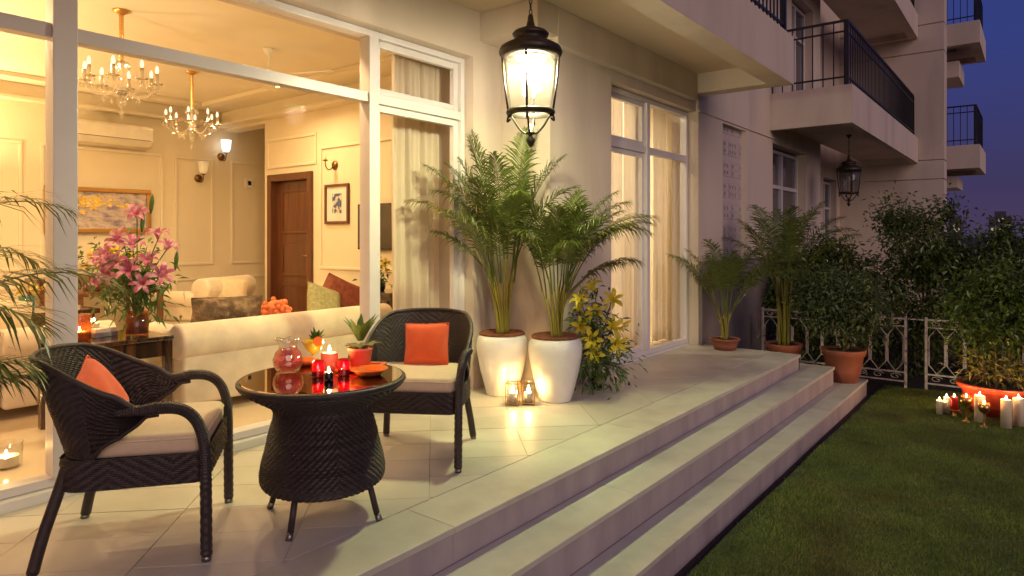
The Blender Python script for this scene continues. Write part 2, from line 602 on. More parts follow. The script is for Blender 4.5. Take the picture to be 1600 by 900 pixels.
# the two lower steps wrap round the far end of the terrace
Y2, Y3 = 7.84, 8.36
Z2, Z3 = -.163, -.355
steps = tag(MB().box(X1 - .1, X3 - .06, -4, YE - .1, GZ - .08, -.40).box(-3.0, X3 - .06, YE - .1, Y3 - .06, GZ - .08, -.40).build('steps', T['grout']), kind='structure')
for (xa, xb, zt, zb, ya, ye) in ((X1 + .001, X2, Z2, Z3, YE, Y2), (X2 + .001, X3, Z3, GZ - .03, Y2, Y3)):
    yy = [-3.0, -.9, 1.2, 3.3, 5.4, ya]
    for a, b in zip(yy[:-1], yy[1:]):
        MB().box(xa, xb + .012, a + .0008, b - .0008, zt - .03, zt).build('tread', T['border'], steps, bevel=.004)
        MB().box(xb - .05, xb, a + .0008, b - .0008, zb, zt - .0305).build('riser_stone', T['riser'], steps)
    MB().box(-3.0, xb + .012, ya + .0008, ye + .012, zt - .03, zt).build('tread', T['border'], steps, bevel=.004)
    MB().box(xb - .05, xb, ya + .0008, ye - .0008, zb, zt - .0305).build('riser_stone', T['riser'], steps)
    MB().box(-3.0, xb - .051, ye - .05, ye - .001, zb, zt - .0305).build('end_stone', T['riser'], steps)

# ================================================================== the apartment building
bld = root('apartment_building', (-3.4, 7.4, GZ), 0, 'cream stucco apartment building with lit glass doors and balconies beside the terrace', 'building')


def wall(*boxes, name='wall', m='stucco', bevel=0, parent=None):
    mb = MB()
    for b in boxes:
        mb.box(*b)
    return mb.build(name, T[m], parent or bld, world=(parent is None), bevel=bevel)


ZT = 9.0
# above the living room window, pier beside it, and the return
wall((-4.0, -3.61, -3.0, 4.07, 2.72, 3.30))
wall((-4.0, -3.61, 4.07, 4.43, -.05, 3.3))
wall((-4.0, -3.10, 4.431, 4.70, -.05, 3.3))
wall((-4.0, -3.25, 4.701, 4.9, -.05, 3.3), (-3.4, -3.10, 4.701, 5.42, -.05, 3.3), (-3.4, -3.10, 5.42, 7.37, 2.70, 3.3))
wall((-4.0, -3.61, -3.3, -3.0, -.05, 3.3))
# the facade beyond the terrace, pierced by the stone screen and a window
wall((-3.4, -3.07, 7.371, 8.13, -.7, ZT), (-3.4, -3.07, 8.13, 8.97, 2.67, ZT), (-3.4, -3.07, 8.13, 8.97, -.7, .93),
     (-3.4, -3.07, 8.97, 10.13, -.7, ZT), (-3.4, -3.07, 10.13, 11.95, 2.64, 3.55), (-3.4, -3.07, 10.13, 11.95, -.7, .5), (-3.4, -3.07, 10.13, 11.1, 3.55, 5.2),
     (-3.4, -3.07, 10.13, 12.4, 5.2, ZT), (-3.4, -3.07, 11.95, 12.9, -.7, 3.55), (-3.4, -3.07, 12.4, 12.9, 3.55, ZT))
wall((-3.4, -3.055, 7.375, 12.9, 2.70, 2.725), name='string_course')
wall((-3.9, -3.5, 12.9, 14.95, -.7, ZT), (-3.9, -3.5, 14.95, 16.1, 2.5, ZT), (-3.9, -3.5, 16.1, 16.4, -.7, ZT), (-3.9, -3.5, 14.95, 16.1, -.7, .5), (-3.9, -3.401, 12.88, 12.899, -.7, ZT))
# the floor above, set over the terrace
wall((-3.4, -3.10, -3.0, 7.37, 3.301, ZT), name='upper_wall')
# the plinth of grey stone
wall((-3.2, -3.03, 7.385, 12.95, -.7, .94), name='plinth', m='plinth', bevel=.01)
wall((-3.2, -3.015, 7.38, 12.96, .94, .965), name='plinth_cap', m='plinth', bevel=.004)

# the wall that closes the balconies, built of cast lifts with open joints
core = wall((-3.9, -1.545, 16.43, 16.9, -.7, 13), name='end_wall')
zs = [-.7, 2.46, 2.86, 5.14, 5.72, 8.2, 8.7, 13]
for a, b in zip(zs[:-1], zs[1:]):
    wall((-3.9, -1.51, 16.4, 16.93, a + .012, b - .012), name='cast_panel')
wall((-6, -2.3, 16.94, 25, -.7, 13), name='rear_wall')

# ceiling of the porch and the balcony above it
wall((-3.61, -2.26, -3.0, 7.24, 3.10, 3.3), name='porch_ceiling', m='soffit')
wall((-3.609, -3.02, 4.15, 4.43, 2.86, 3.099), (-3.099, -3.02, 4.431, 7.24, 2.80, 3.099), name='beam', m='stucco', bevel=.006)
bars = {}


def bar_part(name, x0, x1, y0, y1, z0, z1, parent, m='iron'):
    key = (round(x1 - x0, 4), round(y1 - y0, 4), round(z1 - z0, 4))
    if key not in bars:
        me = MB().box(0, x1 - x0, 0, y1 - y0, 0, z1 - z0).mesh(name)
        me.materials.append(T[m])
        bars[key] = me
    return link_mesh(name, bars[key], None, parent, loc=(x0, y0, z0))


def railing(balc, x, y0, y1, z0, xin=None, near=True, long_sp=.115, inner=None):
    """black steel railing on a balcony edge: a long side at x and a return at y0"""
    rl = MB().box(x - .018, x + .018, y0, y1, z0 + .88, z0 + .91).build('railing', T['iron'], balc)
    bar_part('rail', x - .012, x + .012, y0, y1, z0 + .74, z0 + .762, rl)
    bar_part('rail', x - .012, x + .012, y0, y1, z0 + .11, z0 + .132, rl)
    n = int((y1 - y0) / long_sp)
    for k in range(n + 1):
        y = y0 + (y1 - y0) * k / n
        top = z0 + .88
        bar_part('bar', x - .007, x + .007, y - .007, y + .007, z0, top, rl)
    if near:
        bar_part('rail', xin, x - .019, y0 - .018, y0 + .018, z0 + .88, z0 + .91, rl)
        bar_part('rail', xin, x - .019, y0 - .012, y0 + .012, z0 + .74, z0 + .762, rl)
        bar_part('rail', xin, x - .019, y0 - .012, y0 + .012, z0 + .11, z0 + .132, rl)
        m = int((x - xin) / .13)
        for k in range(m + 1):
            xx = xin + .02 + (x - xin - .05) * k / m
            bar_part('bar', xx - .007, xx + .007, y0 - .007, y0 + .007, z0, z0 + .88, rl)
    bar_part('post', x - .022, x + .022, y0 - .0221, y0 + .0219, z0, z0 + .8795, rl)
    bar_part('post', x - .022, x + .022, y1 - .022, y1 + .022, z0, z0 + .8795, rl)
    return rl


def balcony(x0, x1, y0, y1, z0, z1, lip, rail=True, **kw):
    b = MB()
    b.box(x1 - lip, x1, y0, y1, z0, z1)
    b.box(x0, x1 - lip, y0, y0 + lip, z0, z1)
    b.box(x0, x1 - lip, y1 - lip, y1, z0, z1)
    b.box(x0, x1 - lip, y0 + lip, y1 - lip, z0 + .12, z1)
    bo = b.build('balcony', T['stucco'], bld, world=True)
    if rail:
        railing(bo, x1 - .08, y0 + .06, y1 - .06, z1, xin=x0, **kw)
    return bo


bA = MB()
bA.box(-2.26, -2.04, -3.0, 7.45, 2.88, 3.385)
bA.box(-3.069, -2.26, 7.24, 7.45, 2.88, 3.385)
bA.box(-3.099, -2.26, -3.0, 7.24, 3.30, 3.36)
bA = bA.build('balcony', T['stucco'], bld, world=True)
railing(bA, -2.12, 4.5, 7.38, 3.386, near=False)
balcony(-3.069, -1.975, 10.0, 16.39, 2.81, 3.34, .10)
balcony(-3.069, -1.975, 9.2, 16.39, 5.45, 5.95, .16)
balcony(-2.29, -1.0, 18.2, 20.4, 2.80, 3.33, .12)
balcony(-2.29, -1.0, 18.2, 20.4, 5.62, 6.12, .18)
wall((-2.29, -1.42, 18.6, 20.0, 4.98, 5.35), name='bracket')
wall((-2.29, -1.45, 18.6, 20.0, 2.40, 2.66), name='bracket')
for (xx, yy, zz) in ((-2.55, 12.2, 5.565), (-1.62, 19.2, 5.735)):
    MB().box(xx - .1, xx + .1, yy - .1, yy + .1, zz - .02, zz + .01).build('ceiling_lamp', T['iron'], bld, world=True)


def window(x, y0, y1, z0, z1, muls, trans, fw=.05, dep=.07, m='pvc', gm='glass', sash=None, sill=True):
    """framed window in the plane x: frame with children pane, mullion, transom and sash rails"""
    f = MB()
    f.box(x - dep, x, y0, y0 + fw, z0, z1).box(x - dep, x, y1 - fw, y1, z0, z1)
    f.box(x - dep, x, y0 + fw, y1 - fw, z1 - fw, z1).box(x - dep, x, y0 + fw, y1 - fw, z0, z0 + fw)
    w = f.build('window', T[m], bld, world=True, bevel=.004)
    cuts = [y0 + fw]
    for (a, b) in muls:
        MB().box(x - dep, x + .012, a, b, z0 + fw + .001, z1 - fw - .001).build('mullion', T[m], w, bevel=.004)
        cuts += [a, b]
    cuts.append(y1 - fw)
    for i in range(0, len(cuts), 2):
        a, b = cuts[i] + .001, cuts[i + 1] - .001
        zc = [z0 + fw]
        for (ta, tb) in trans:
            MB().box(x - dep + .01, x - .004, a, b, ta, tb).build('transom', T[m], w, bevel=.004)
            zc += [ta, tb]
        zc.append(z1 - fw)
        for k in range(0, len(zc), 2):
            za, zb = zc[k] + .001, zc[k + 1] - .001
            sx = x - dep * .6
            if sash and i // 2 in sash:
                q = sash[i // 2]
                s = MB()
                s.box(sx - .02, sx + .025, a, a + q, za, zb).box(sx - .02, sx + .025, b - q, b, za, zb)
                s.box(sx - .02, sx + .025, a + q, b - q, za, za + q).box(sx - .02, sx + .025, a + q, b - q, zb - q, zb)
                s.build('sash', T[m], w, bevel=.003)
                MB().box(sx - .003, sx + .003, a + q - .004, b - q + .004, za + q - .004, zb - q + .004).build('pane', T[gm], w)
            else:
                MB().box(sx - .003, sx + .003, a, b, za, zb).build('pane', T[gm], w)
    return w


# the big living room window, the curtained doors, and the dusk windows beyond
window(-3.70, -2.99, 4.065, .052, 2.715, [(1.14, 1.245), (3.06, 3.145)], [(2.205, 2.275)], fw=.045, dep=.10, sash={2: .05})
wall((-3.95, -3.66, -3.0, 4.06, -.005, .05), name='sill', m='marble', bevel=.006)
window(-3.19, 5.425, 7.365, .02, 2.695, [(6.30, 6.37)], [(2.12, 2.19)], fw=.05, dep=.08, sash={0: .045})
wall((-3.4, -3.17, 5.43, 7.36, -.03, .018), name='sill', m='marble')
window(-3.2, 10.14, 11.94, .5, 2.6, [(10.98, 11.04)], [(2.0, 2.06)], gm='glass_dark')
window(-3.2, 11.11, 12.39, 3.55, 5.15, [(11.72, 11.78)], [(4.6, 4.65)], gm='glass_dark')
window(-3.62, 14.96, 16.09, .5, 2.45, [(15.5, 15.55)], [(1.85, 1.9)], gm='glass_dark')
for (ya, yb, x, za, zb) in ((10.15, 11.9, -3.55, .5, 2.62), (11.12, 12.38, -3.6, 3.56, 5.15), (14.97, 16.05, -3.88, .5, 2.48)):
    wall((x - .3, x - .25, ya - .1, yb + .1, za - .1, zb + .1), name='dark_backing', m='dark_slot')  # flat dark panels; the darkness of the unlit rooms is their colour

# stone screen: a slab pierced with small square holes in a woven rhythm
scr = MB().box(-3.23, -3.205, 8.12, 8.98, .92, 2.68).build('stone_screen', T['jali_hole_shade'], bld, world=True)  # backing slab, coloured near black for the shade in the holes
gy, gz = .84 / 9, 1.74 / 19
pieces = {}
for r in range(19):
    for c in range(9):
        hole = ((r % 6 in (0, 1)) and (c % 6 in (2, 3, 5))) or ((r % 6 in (3, 4)) and (c % 6 in (0, 2, 4, 5)))
        ya, za = 8.13 + c * gy, .93 + r * gz
        key = hole
        if key not in pieces:
            mb = MB()
            if hole:
                q = .022
                mb.box(-.05, 0, .001, q, .001, gz - .001).box(-.05, 0, gy - q, gy - .001, .001, gz - .001)
                mb.box(-.05, 0, q, gy - q, .001, q).box(-.05, 0, q, gy - q, gz - q, gz - .001)
            else:
                mb.box(-.05, -.006, .0015, gy - .0015, .0015, gz - .0015)
            me = mb.mesh('block')
            me.materials.append(T['jali'])
            pieces[key] = me
        link_mesh('block', pieces[key], None, scr, loc=(-3.13, ya, za))

# ------------------------------------------------------------------ the rooms behind the glass
XBK, YD, ZC, ZF = -8.9, 4.8, 2.95, .04


def struct(name, m, *boxes, bevel=0, parent=None):
    mb = MB()
    for b in boxes:
        mb.box(*b)
    o = mb.build(name, T[m], parent, bevel=bevel)
    if parent is None:
        tag(o, kind='structure')
    return o


struct('living_room_floor', 'floor_in', (XBK, -3.96, -3.0, 6.6, -.06, ZF))
struct('living_room_ceiling', 'ceiling', (XBK, -3.99, -3.0, 6.6, ZC, 3.09))
wall_back = struct('wall_back', 'cream_wall', (XBK - .2, XBK, -3.2, 6.8, -.06, 3.09))
wall_door = struct('wall_door', 'cream_wall', (-7.87, -7.76, YD, YD + .2, ZF, ZC - .001), (-7.76, -6.82, YD, YD + .2, 2.02, ZC - .001), (-6.82, -3.96, YD, YD + .2, ZF, ZC - .001), (XBK, -7.87, YD, YD + .2, 2.72, ZC - .001))
struct('wall_corridor', 'cream_wall', (XBK, -6.6, 6.5, 6.7, ZF, ZC - .001), (-7.87, -7.75, YD + .201, 6.5, ZF, ZC - .001))
struct('wall_left', 'cream_wall', (XBK, -3.61, -3.2, -3.0, -.06, 3.09))
crn = struct('cornice', 'moulding', (XBK, XBK + .16, -3.0, YD, 2.76, 2.80), (XBK, XBK + .10, -3.0, YD, 2.80, 2.949),
             (-8.73, -3.97, YD - .16, YD, 2.76, 2.80), (-8.79, -3.97, YD - .10, YD, 2.80, 2.949),
             (XBK + .5, XBK + .62, -3.0, YD - .62, 2.90, 2.949), (XBK + .5, -4.3, YD - .62, YD - .5, 2.90, 2.949), bevel=.006)
def panel_frame(parent, axis, pos, a0, a1, z0, z1, w=.035, d=.018):
    mb = MB()
    for (p, q, r, s) in ((a0, a1, z0, z0 + w), (a0, a1, z1 - w, z1), (a0, a0 + w, z0 + w, z1 - w), (a1 - w, a1, z0 + w, z1 - w)):
        if axis == 'x':
            mb.box(pos, pos + d, p, q, r, s)
        else:
            mb.box(p, q, pos - d, pos, r, s)
    return mb.build('panel_moulding', T['moulding'], parent, bevel=.006)


for (a, b) in ((-1.2, .4), (.6, 2.45), (2.62, 3.98), (4.12, 4.65), (4.9, 6.2)):
    panel_frame(wall_back, 'x', XBK, a, b, .87, 2.32)
    panel_frame(wall_back, 'x', XBK, a, b, .17, .70)
for (a, b) in ((-6.68, -5.85), (-5.7, -4.2)):
    panel_frame(wall_door, 'y', YD, a, b, .87, 2.32)
    panel_frame(wall_door, 'y', YD, a, b, .17, .70)
panel_frame(wall_door, 'y', YD, -7.8, -6.75, 2.12, 2.5)

# recessed ceiling lamps added, mostly out of view, to brighten the room
for (x, y, lb) in ((-4.2, .3, 'added recessed lamp by the window at the left end of the living room'), (-4.22, 2.6, 'added recessed lamp in the ceiling above the back of the long sofa'), (-6.45, .6, 'added recessed lamp in mid ceiling, left of the picture'), (-6.45, 1.9, 'added recessed lamp in mid ceiling behind the transom, near the front chandelier'), (-6.45, 2.95, 'added recessed lamp in mid ceiling behind the transom, between the chandeliers'),
                   (-6.45, 4.1, 'added recessed lamp in the ceiling before the wooden door'), (-7.9, 1.2, 'added recessed lamp at the back wall, left of the picture'), (-8.35, 3.9, 'added recessed lamp at the corridor end of the back wall')):
    r = root('added_recessed_lamp', (x, y, ZC), 0, lb, 'added ceiling lamp', 'added recessed lamps in the living room ceiling')
    MB().lathe([(.075, 0), (.085, -.004), (.062, -.008), (.06, -.002)], 20).build('ring', T['ac'], r, smooth=True)
    MB().lathe([(0, -.003), (.058, -.0031)], 16).build('lens', T['added_downlight'], r)

# second room behind the curtained doors
struct('curtained_room_wall', 'cream_wall', (-6.2, -6.0, 4.9, 7.6, -.06, 3.05), (-6.0, -3.4, 4.901, 5.0, -.06, 3.05), (-6.0, -3.401, 7.45, 7.6, -.06, 3.05))
struct('curtained_room_floor', 'floor_in', (-6.0, -3.4, 5.0, 7.45, -.06, .015))
struct('curtained_room_ceiling', 'ceiling', (-6.0, -3.4, 5.0, 7.45, 2.9, 3.05))
for (x, y, lb) in ((-3.85, 5.45, 'left'), (-3.85, 6.1, 'right'), (-4.6, 6.0, 'inner'), (-5.0, 6.6, 'farthest')):  # unseen lamps added to make the sheer curtains bright
    r = root('added_recessed_lamp', (x, y, 2.9), 0, lb + ' added recessed lamp behind the sheer curtains of the glass doors', 'added ceiling lamp', 'added recessed lamps in the curtained room')
    MB().lathe([(.075, 0), (.085, -.004), (.062, -.008), (.06, -.002)], 20).build('ring', T['ac'], r, smooth=True)
    MB().lathe([(0, -.003), (.058, -.0031)], 16).build('lens', T['added_downlight_pale'], r)


def curtain(name, x, y0, y1, z0, z1, m, folds, amp, label, seed, group=None):
    rr = random.Random(seed)
    ph = [rr.uniform(0, 6.3) for _ in range(4)]

    def fn(u, v):
        y = y0 + (y1 - y0) * u
        w = math.sin(u * folds * 2 * PI + ph[0]) + .45 * math.sin(u * folds * 3.7 + ph[1]) + .3 * math.sin(u * folds * 5.3 * PI + ph[2] + v)
        return (x + amp * w * (1 - .35 * v), y + .012 * math.sin(v * 4 + ph[3] + u * 20), z0 + (z1 - z0) * v)
    o = MB().grid(fn, int(folds * 14), 14).build(name, T[m], smooth=True, solid=.004)
    return tag(o, label, 'curtain', group)


curtain('curtain', -4.02, 3.56, 4.16, .05, 2.72, 'curtain', 7, .034, 'beige gathered curtain hanging inside the right end of the big window', 1)
curtain('sheer_curtain', -3.50, 5.05, 6.36, .03, 2.74, 'sheer', 9, .017, 'glowing cream sheer curtain filling the left leaf of the glass doors', 2)
curtain('sheer_curtain', -3.52, 6.40, 6.72, .03, 2.74, 'sheer', 3, .016, 'narrow cream sheer curtain behind the right leaf near the mullion', 3)
curtain('dark_curtain', -3.58, 6.70, 7.0, .03, 2.74, 'dark_curtain', 3, .03, 'dim mauve brown curtain behind the right leaf of the glass doors', 4)
curtain('sheer_curtain', -3.50, 7.12, 7.42, .03, 2.74, 'sheer', 3, .016, 'slim cream sheer curtain against the far jamb of the glass doors', 5)
curtain('dark_curtain', -3.5, 11.05, 11.9, .52, 2.6, 'dark_curtain', 7, .03, 'grey curtain behind the unlit window beyond the stone screen', 6)

# ================================================================== hanging lanterns
def hanging_lantern(loc, ztop, label, lit, gm):
    """loc is the point under the lantern; z = height of its finial tip"""
    r = root('hanging_lantern', loc, 0, label, 'lantern', 'hanging lanterns along the facade')
    K = T['lantern_iron']
    H = 0
    MB().lathe([(0, .010), (.012, .02), (.026, .045), (.028, .06), (.016, .075), (.013, .09), (.030, .10), (.030, .108), (.012, .115), (.010, .16), (0, .16)], 16).build('finial', K, r, smooth=True)
    MB().lathe([(.118, .215), (.150, .218), (.156, .232), (.150, .246), (.122, .248), (.118, .232), (.118, .215)], 36).build('lower_ring', K, r, smooth=True)
    for k in range(4):
        a = PI / 4 * (1 + 2 * k) - .3
        ca, sa = math.cos(a), math.sin(a)
        pts = smoothpath([(ca * q, sa * q, z) for q, z in ((.128, .195), (.148, .178), (.142, .208), (.120, .205), (.085, .15), (.05, .11), (.022, .098))], 5)
        MB().tube(pts, .007, 6).build('scroll', K, r, smooth=True)
        pts = [(ca * q, sa * q, z) for q, z in ((.142, .24), (.166, .42), (.182, .605))]
        MB().tube(pts, .008, 6).build('post', K, r, smooth=True)
    MB().lathe([(.128, .247), (.146, .42), (.158, .60), (.155, .60), (.143, .42), (.125, .247)], 40).build('glass_shade', T[gm], r, smooth=True)
    MB().lathe([(.150, .575), (.182, .578), (.198, .598), (.200, .612), (.188, .640), (.150, .662), (.105, .682), (.100, .700), (.112, .712), (.116, .725), (.100, .742), (.060, .758),
                (.030, .772), (.022, .800), (.016, .84), (.010, .85), (0, .85)], 40).build('cap', K, r, smooth=True)
    if lit:
        for k in range(3):
            a = k * 2.094 + .5
            b = MB().lathe([(0, .43), (.014, .435), (.019, .455), (.019, .555), (0, .56)], 12, (.055 * math.cos(a), .055 * math.sin(a), 0))
            b.build('bulb', T['bulb'], r, smooth=True)
        MB().lathe([(.105, .578), (.100, .572), (.082, .570), (.082, .60)], 24).build('lamp_holder', T['ac'], r, smooth=True)
        MB().lathe([(0, .5725), (.080, .573)], 24).build('added_down_glow', T['added_down_glow'], r)  # added emitter facing down, lights the floor more than the walls
    else:
        MB().lathe([(.012, .25), (.012, .42), (.02, .43), (.02, .50), (0, .51)], 10).build('candle_tube', T['ac'], r, smooth=True)
    # chain of alternating links up to the ceiling rose
    z = .845
    n = int((ztop - .845) / .034)
    link = MB().tube([(.009 * math.cos(q), 0, .021 * math.sin(q)) for q in [2 * PI * i / 10 for i in range(10)]], .0035, 5, closed=True).mesh('chain_link', True)
    link.materials.append(K)
    ch = MB().lathe([(0, ztop), (.045, ztop), (.045, ztop - .012), (.018, ztop - .045), (.006, ztop - .06), (0, ztop - .06)], 20).build('ceiling_rose', K, r, smooth=True)
    for k in range(n):
        link_mesh('chain_link', link, None, ch, loc=(0, 0, z + .018 + k * .034), rot=(0, 0, (k % 2) * PI / 2 + .3))
    return r


hanging_lantern((-2.50, 3.36, 1.80), 3.10 - 1.80, 'large lit hanging lantern glowing white above the potted palms', True, 'seeded')
hanging_lantern((-2.43, 12.04, 1.74), 2.93 - 1.74, 'unlit hanging lantern under the far balcony above the hedge', False, 'old_glass')

# ================================================================== wicker furniture
WK = T['wicker']


HB = [24]


def twill(i, j, n=4):
    m = HB[0]
    q = i % m
    q = q if q < m // 2 else m - q          # the diagonal turns back every so many stakes: herringbone
    return 1.0 if ((q + j) % n) < n / 2 else -1.0


def weave_surface(pos, nrm, nu, nv, amp, closeu=False, sub=2):
    """strand weave: nv strands, nu stakes; every strand gets an arched cross section and rides over and under in a twill"""
    mb = MB()
    wr = [random.Random(q).uniform(-.45, .45) for q in range(97)]
    cols = nu * sub
    rows = nv * 2 + 1
    vv = []
    for j in range(rows):
        st = j // 2
        for i in range(cols + (0 if closeu else 1)):
            u = i / cols
            v = j / (rows - 1)
            p = Vector(pos(u, v))
            n = Vector(nrm(u, v))
            if j % 2 == 0:
                d = -amp * .9
            else:
                d = amp * (.35 + .65 * twill(i // sub, st) + wr[st % 97] + .22 * wr[(i * 7 + st * 13) % 97])
            vv.append(p + n * d)
    w = cols if closeu else cols + 1
    ff = []
    for j in range(rows - 1):
        for i in range(cols):
            a = j * w + i
            b = j * w + ((i + 1) % w)
            ff.append((a, b, b + w, a + w))
    return mb.add(vv, ff)


def wicker_table(loc, label):
    r = root('wicker_table', loc, .3, label, 'table')
    prof = [(0, .150), (.10, .147), (.20, .145), (.240, .149), (.264, .165), (.272, .19), (.271, .22), (.264, .26), (.249, .32), (.236, .38), (.222, .43), (.214, .465), (.219, .492), (.247, .520),
            (.295, .548), (.330, .570), (.352, .588), (.360, .603), (.358, .613)]
    pv = smoothpath([(a, 0, b) for a, b in prof], 8)
    L = [0]
    for k in range(1, len(pv)):
        L.append(L[-1] + (pv[k] - pv[k - 1]).length)

    def at(v):
        s = v * L[-1]
        for k in range(1, len(L)):
            if s <= L[k] or k == len(L) - 1:
                t = (s - L[k - 1]) / max(L[k] - L[k - 1], 1e-9)
                return pv[k - 1].lerp(pv[k], min(max(t, 0), 1)), (pv[k] - pv[k - 1]).normalized()

    def pos(u, v):
        p, t = at(v)
        a = 2 * PI * u
        return (p.x * math.cos(a), p.x * math.sin(a), p.z)

    def nrm(u, v):
        p, t = at(v)
        a = 2 * PI * u
        return (t.z * math.cos(a), t.z * math.sin(a), -t.x)
    HB[0] = 96
    weave_surface(pos, nrm, 216, 116, .0023, closeu=True).build('woven_body', WK, r, smooth=False)
    MB().lathe([(.346, .603), (.350, .617), (.358, .622), (.366, .616), (.368, .606), (.362, .596), (.350, .592)], 72).build('woven_rim', WK, r, smooth=True)
    MB().lathe([(0, .612), (.350, .612), (.352, .614), (.352, .621), (.349, .6235), (0, .6235)], 72).build('glass_top', T['tabletop'], r)
    for k in range(4):
        a = k * PI / 2 + .12
        c, s = math.cos(a), math.sin(a)
        l = MB().tube([(c * .226, s * .226, .16), (c * .262, s * .262, .03)], .0135, 10).build('leg', WK, r, smooth=True)
        MB().tube([(c * .2622, s * .2622, .0299), (c * .275, s * .275, 0)], .0142, 10).build('foot_cap', T['chrome_cap'], l, smooth=True)
    return r


wicker_table((-2.525, 1.83, 0), 'round dark wicker table with glass top between the two armchairs')


def make_chair():
    HB[0] = 36
    r = root('wicker_armchair', (0, 0, 0))
    # seat box: woven apron with rounded corners
    hw, yf, yb, rc = .285, .285, -.245, .05
    ring = []
    for (cx, cy, a0) in ((hw - rc, yf - rc, 0), (-hw + rc, yf - rc, PI / 2), (-hw + .10, yb + .10, PI), (hw - .10, yb + .10, 3 * PI / 2)):
        q = rc if cy > 0 else .10
        for k in range(7):
            a = a0 + k / 6 * PI / 2
            ring.append((cx + q * math.cos(a), cy + q * math.sin(a)))
    # resample evenly
    P = [Vector((x, y, 0)) for x, y in ring]
    Ls = [0]
    for k in range(len(P)):
        Ls.append(Ls[-1] + (P[(k + 1) % len(P)] - P[k]).length)

    def ringat(u):
        s = (u % 1) * Ls[-1]
        for k in range(len(P)):
            if s <= Ls[k + 1]:
                t = (s - Ls[k]) / (Ls[k + 1] - Ls[k])
                return P[k].lerp(P[(k + 1) % len(P)], t), (P[(k + 1) % len(P)] - P[k]).normalized()
        return P[0], (P[1] - P[0]).normalized()
    weave_surface(lambda u, v: (*ringat(u)[0].xy, .300 + v * .118), lambda u, v: (ringat(u)[1].y, -ringat(u)[1].x, 0), 168, 15, .0023, closeu=True).build('seat_apron', WK, r)
    MB().prism([(x * .97, y * .97) for x, y in ring], .385, .408).build('seat_base', WK, r)
    # cushion
    cr = [(x * (.955 if y > 0 else .90), y * (.945 if y > 0 else .83) + .002) for x, y in ring]
    cb = MB().prism(cr, .409, .490).build('seat_cushion', T['seat_fabric'], r, bevel=.022, seg=4)
    pip = MB()
    pip.tube([(x * 1.0, y * 1.0, .470) for x, y in cr], .0035, 6, closed=True)
    pip.build('piping', T['seat_fabric'], cb, smooth=True)

    # horseshoe back: plan curve by s in -1..1
    def plan(s, f):
        a = abs(s)
        sg = 1 if s >= 0 else -1
        back = .255 + .125 * f           # how far the back leans out with height
        side = .288 + .022 * f
        if a < .62:
            w = a / .62 * (PI / 2)
            e = 2 / 2.5
            return (sg * side * (math.sin(w) ** e), -.02 - (back - .02) * (math.cos(w) ** e))
        t = (a - .62) / .38
        return (sg * (side + .004 * t), -.02 + t * .15)

    def top(s):
        a = abs(s)
        if a < .25:
            return .785 - .010 * (a / .25) ** 2
        if a < .80:
            t = (a - .25) / .55
            return .775 - .175 * (t * t * (3 - 2 * t))
        return .600 + .008 * (a - .8) / .2

    def bot(s):
        a = abs(s)
        if a < .50:
            return .415
        t = min((a - .50) / .36, 1)
        return .415 + (top(s) - .030 - .415) * (t ** .85)

    def pos(u, v):
        s = (u * 2 - 1) * .97
        z = bot(s) + (top(s) - bot(s)) * v
        f = (z - .415) / .37
        x, y = plan(s, f)
        return (x, y, z)

    def nrm(u, v):
        e = 1e-3
        p = Vector(pos(u, v))
        a = Vector(pos(min(u + e, 1), v)) - Vector(pos(max(u - e, 0), v))
        b = Vector(pos(u, min(v + e, 1))) - Vector(pos(u, max(v - e, 0)))
        n = a.cross(b)
        n.normalize()
        if n.x * p.x + n.y * (p.y + .02) < 0:
            n = -n
        return n
    weave_surface(pos, nrm, 190, 48, .0023).build('woven_back', WK, r, solid=.012)
    rim = [Vector(pos(k / 60, 1)) for k in range(61)]
    MB().tube([(p.x, p.y, p.z + .004) for p in rim[2:-2]], .0115, 8).build('back_rim', WK, r, smooth=True)
    low = [Vector(pos(k / 80, 0)) for k in range(81)]
    for sg in (0, 1):
        seg = low[:21] if sg == 0 else low[-21:]
        MB().tube(seg, .0085, 8).build('edge_roll', WK, r, smooth=True)
    for sg in (-1, 1):
        x = sg * .31
        arm = smoothpath([(sg * .308, -.03, .592), (sg * .311, .05, .597), (sg * .314, .13, .604), (sg * .312, .198, .594), (sg * .307, .246, .553), (sg * .302, .272, .485), (sg * .298, .280, .41), (sg * .296, .282, .30), (sg * .294, .284, .02)], 6)
        rad = [min(.012 + .0012 * k, .0235) - .003 * min(k / 30, 1) for k in range(len(arm))]
        # wrapped strands: a slightly ribbed tube
        full = []
        rr = []
        for k in range(len(arm) - 1):
            for q in range(3):
                full.append(arm[k].lerp(arm[k + 1], q / 3))
                rr.append(rad[k] + (.0022 if (3 * k + q) % 2 else 0))
        full.append(arm[-1])
        rr.append(rad[-1])
        a = MB().tube(full, rr, 10).build('arm_and_front_leg', WK, r)
        MB().tube([(sg * .294, .284, .0195), (sg * .294, .284, 0)], .019, 10).build('foot_cap', T['chrome_cap'], a, smooth=True)
        l = MB().tube(smoothpath([(sg * .235, -.205, .40), (sg * .243, -.232, .30), (sg * .262, -.275, .15), (sg * .276, -.305, .018)], 5), .021, 10).build('rear_leg', WK, r, smooth=True)
        MB().tube([(sg * .276, -.305, .0175), (sg * .278, -.309, 0)], .018, 10).build('foot_cap', T['chrome_cap'], l, smooth=True)
    return r


chairA = make_chair()
chairA.location = (-2.925, 1.235, 0)
chairA.rotation_euler = (0, 0, R(-36.4))
tag(chairA, 'dark wicker armchair at the left, turned sideways, with a tilted orange cushion', 'armchair', 'wicker armchairs around the terrace table')
chairB = copy_tree(chairA)
chairB.location = (-2.815, 2.685, 0)
chairB.rotation_euler = (0, 0, R(-147.9))
tag(chairB, 'dark wicker armchair behind the table, facing out, with an upright orange cushion', 'armchair', 'wicker armchairs around the terrace table')


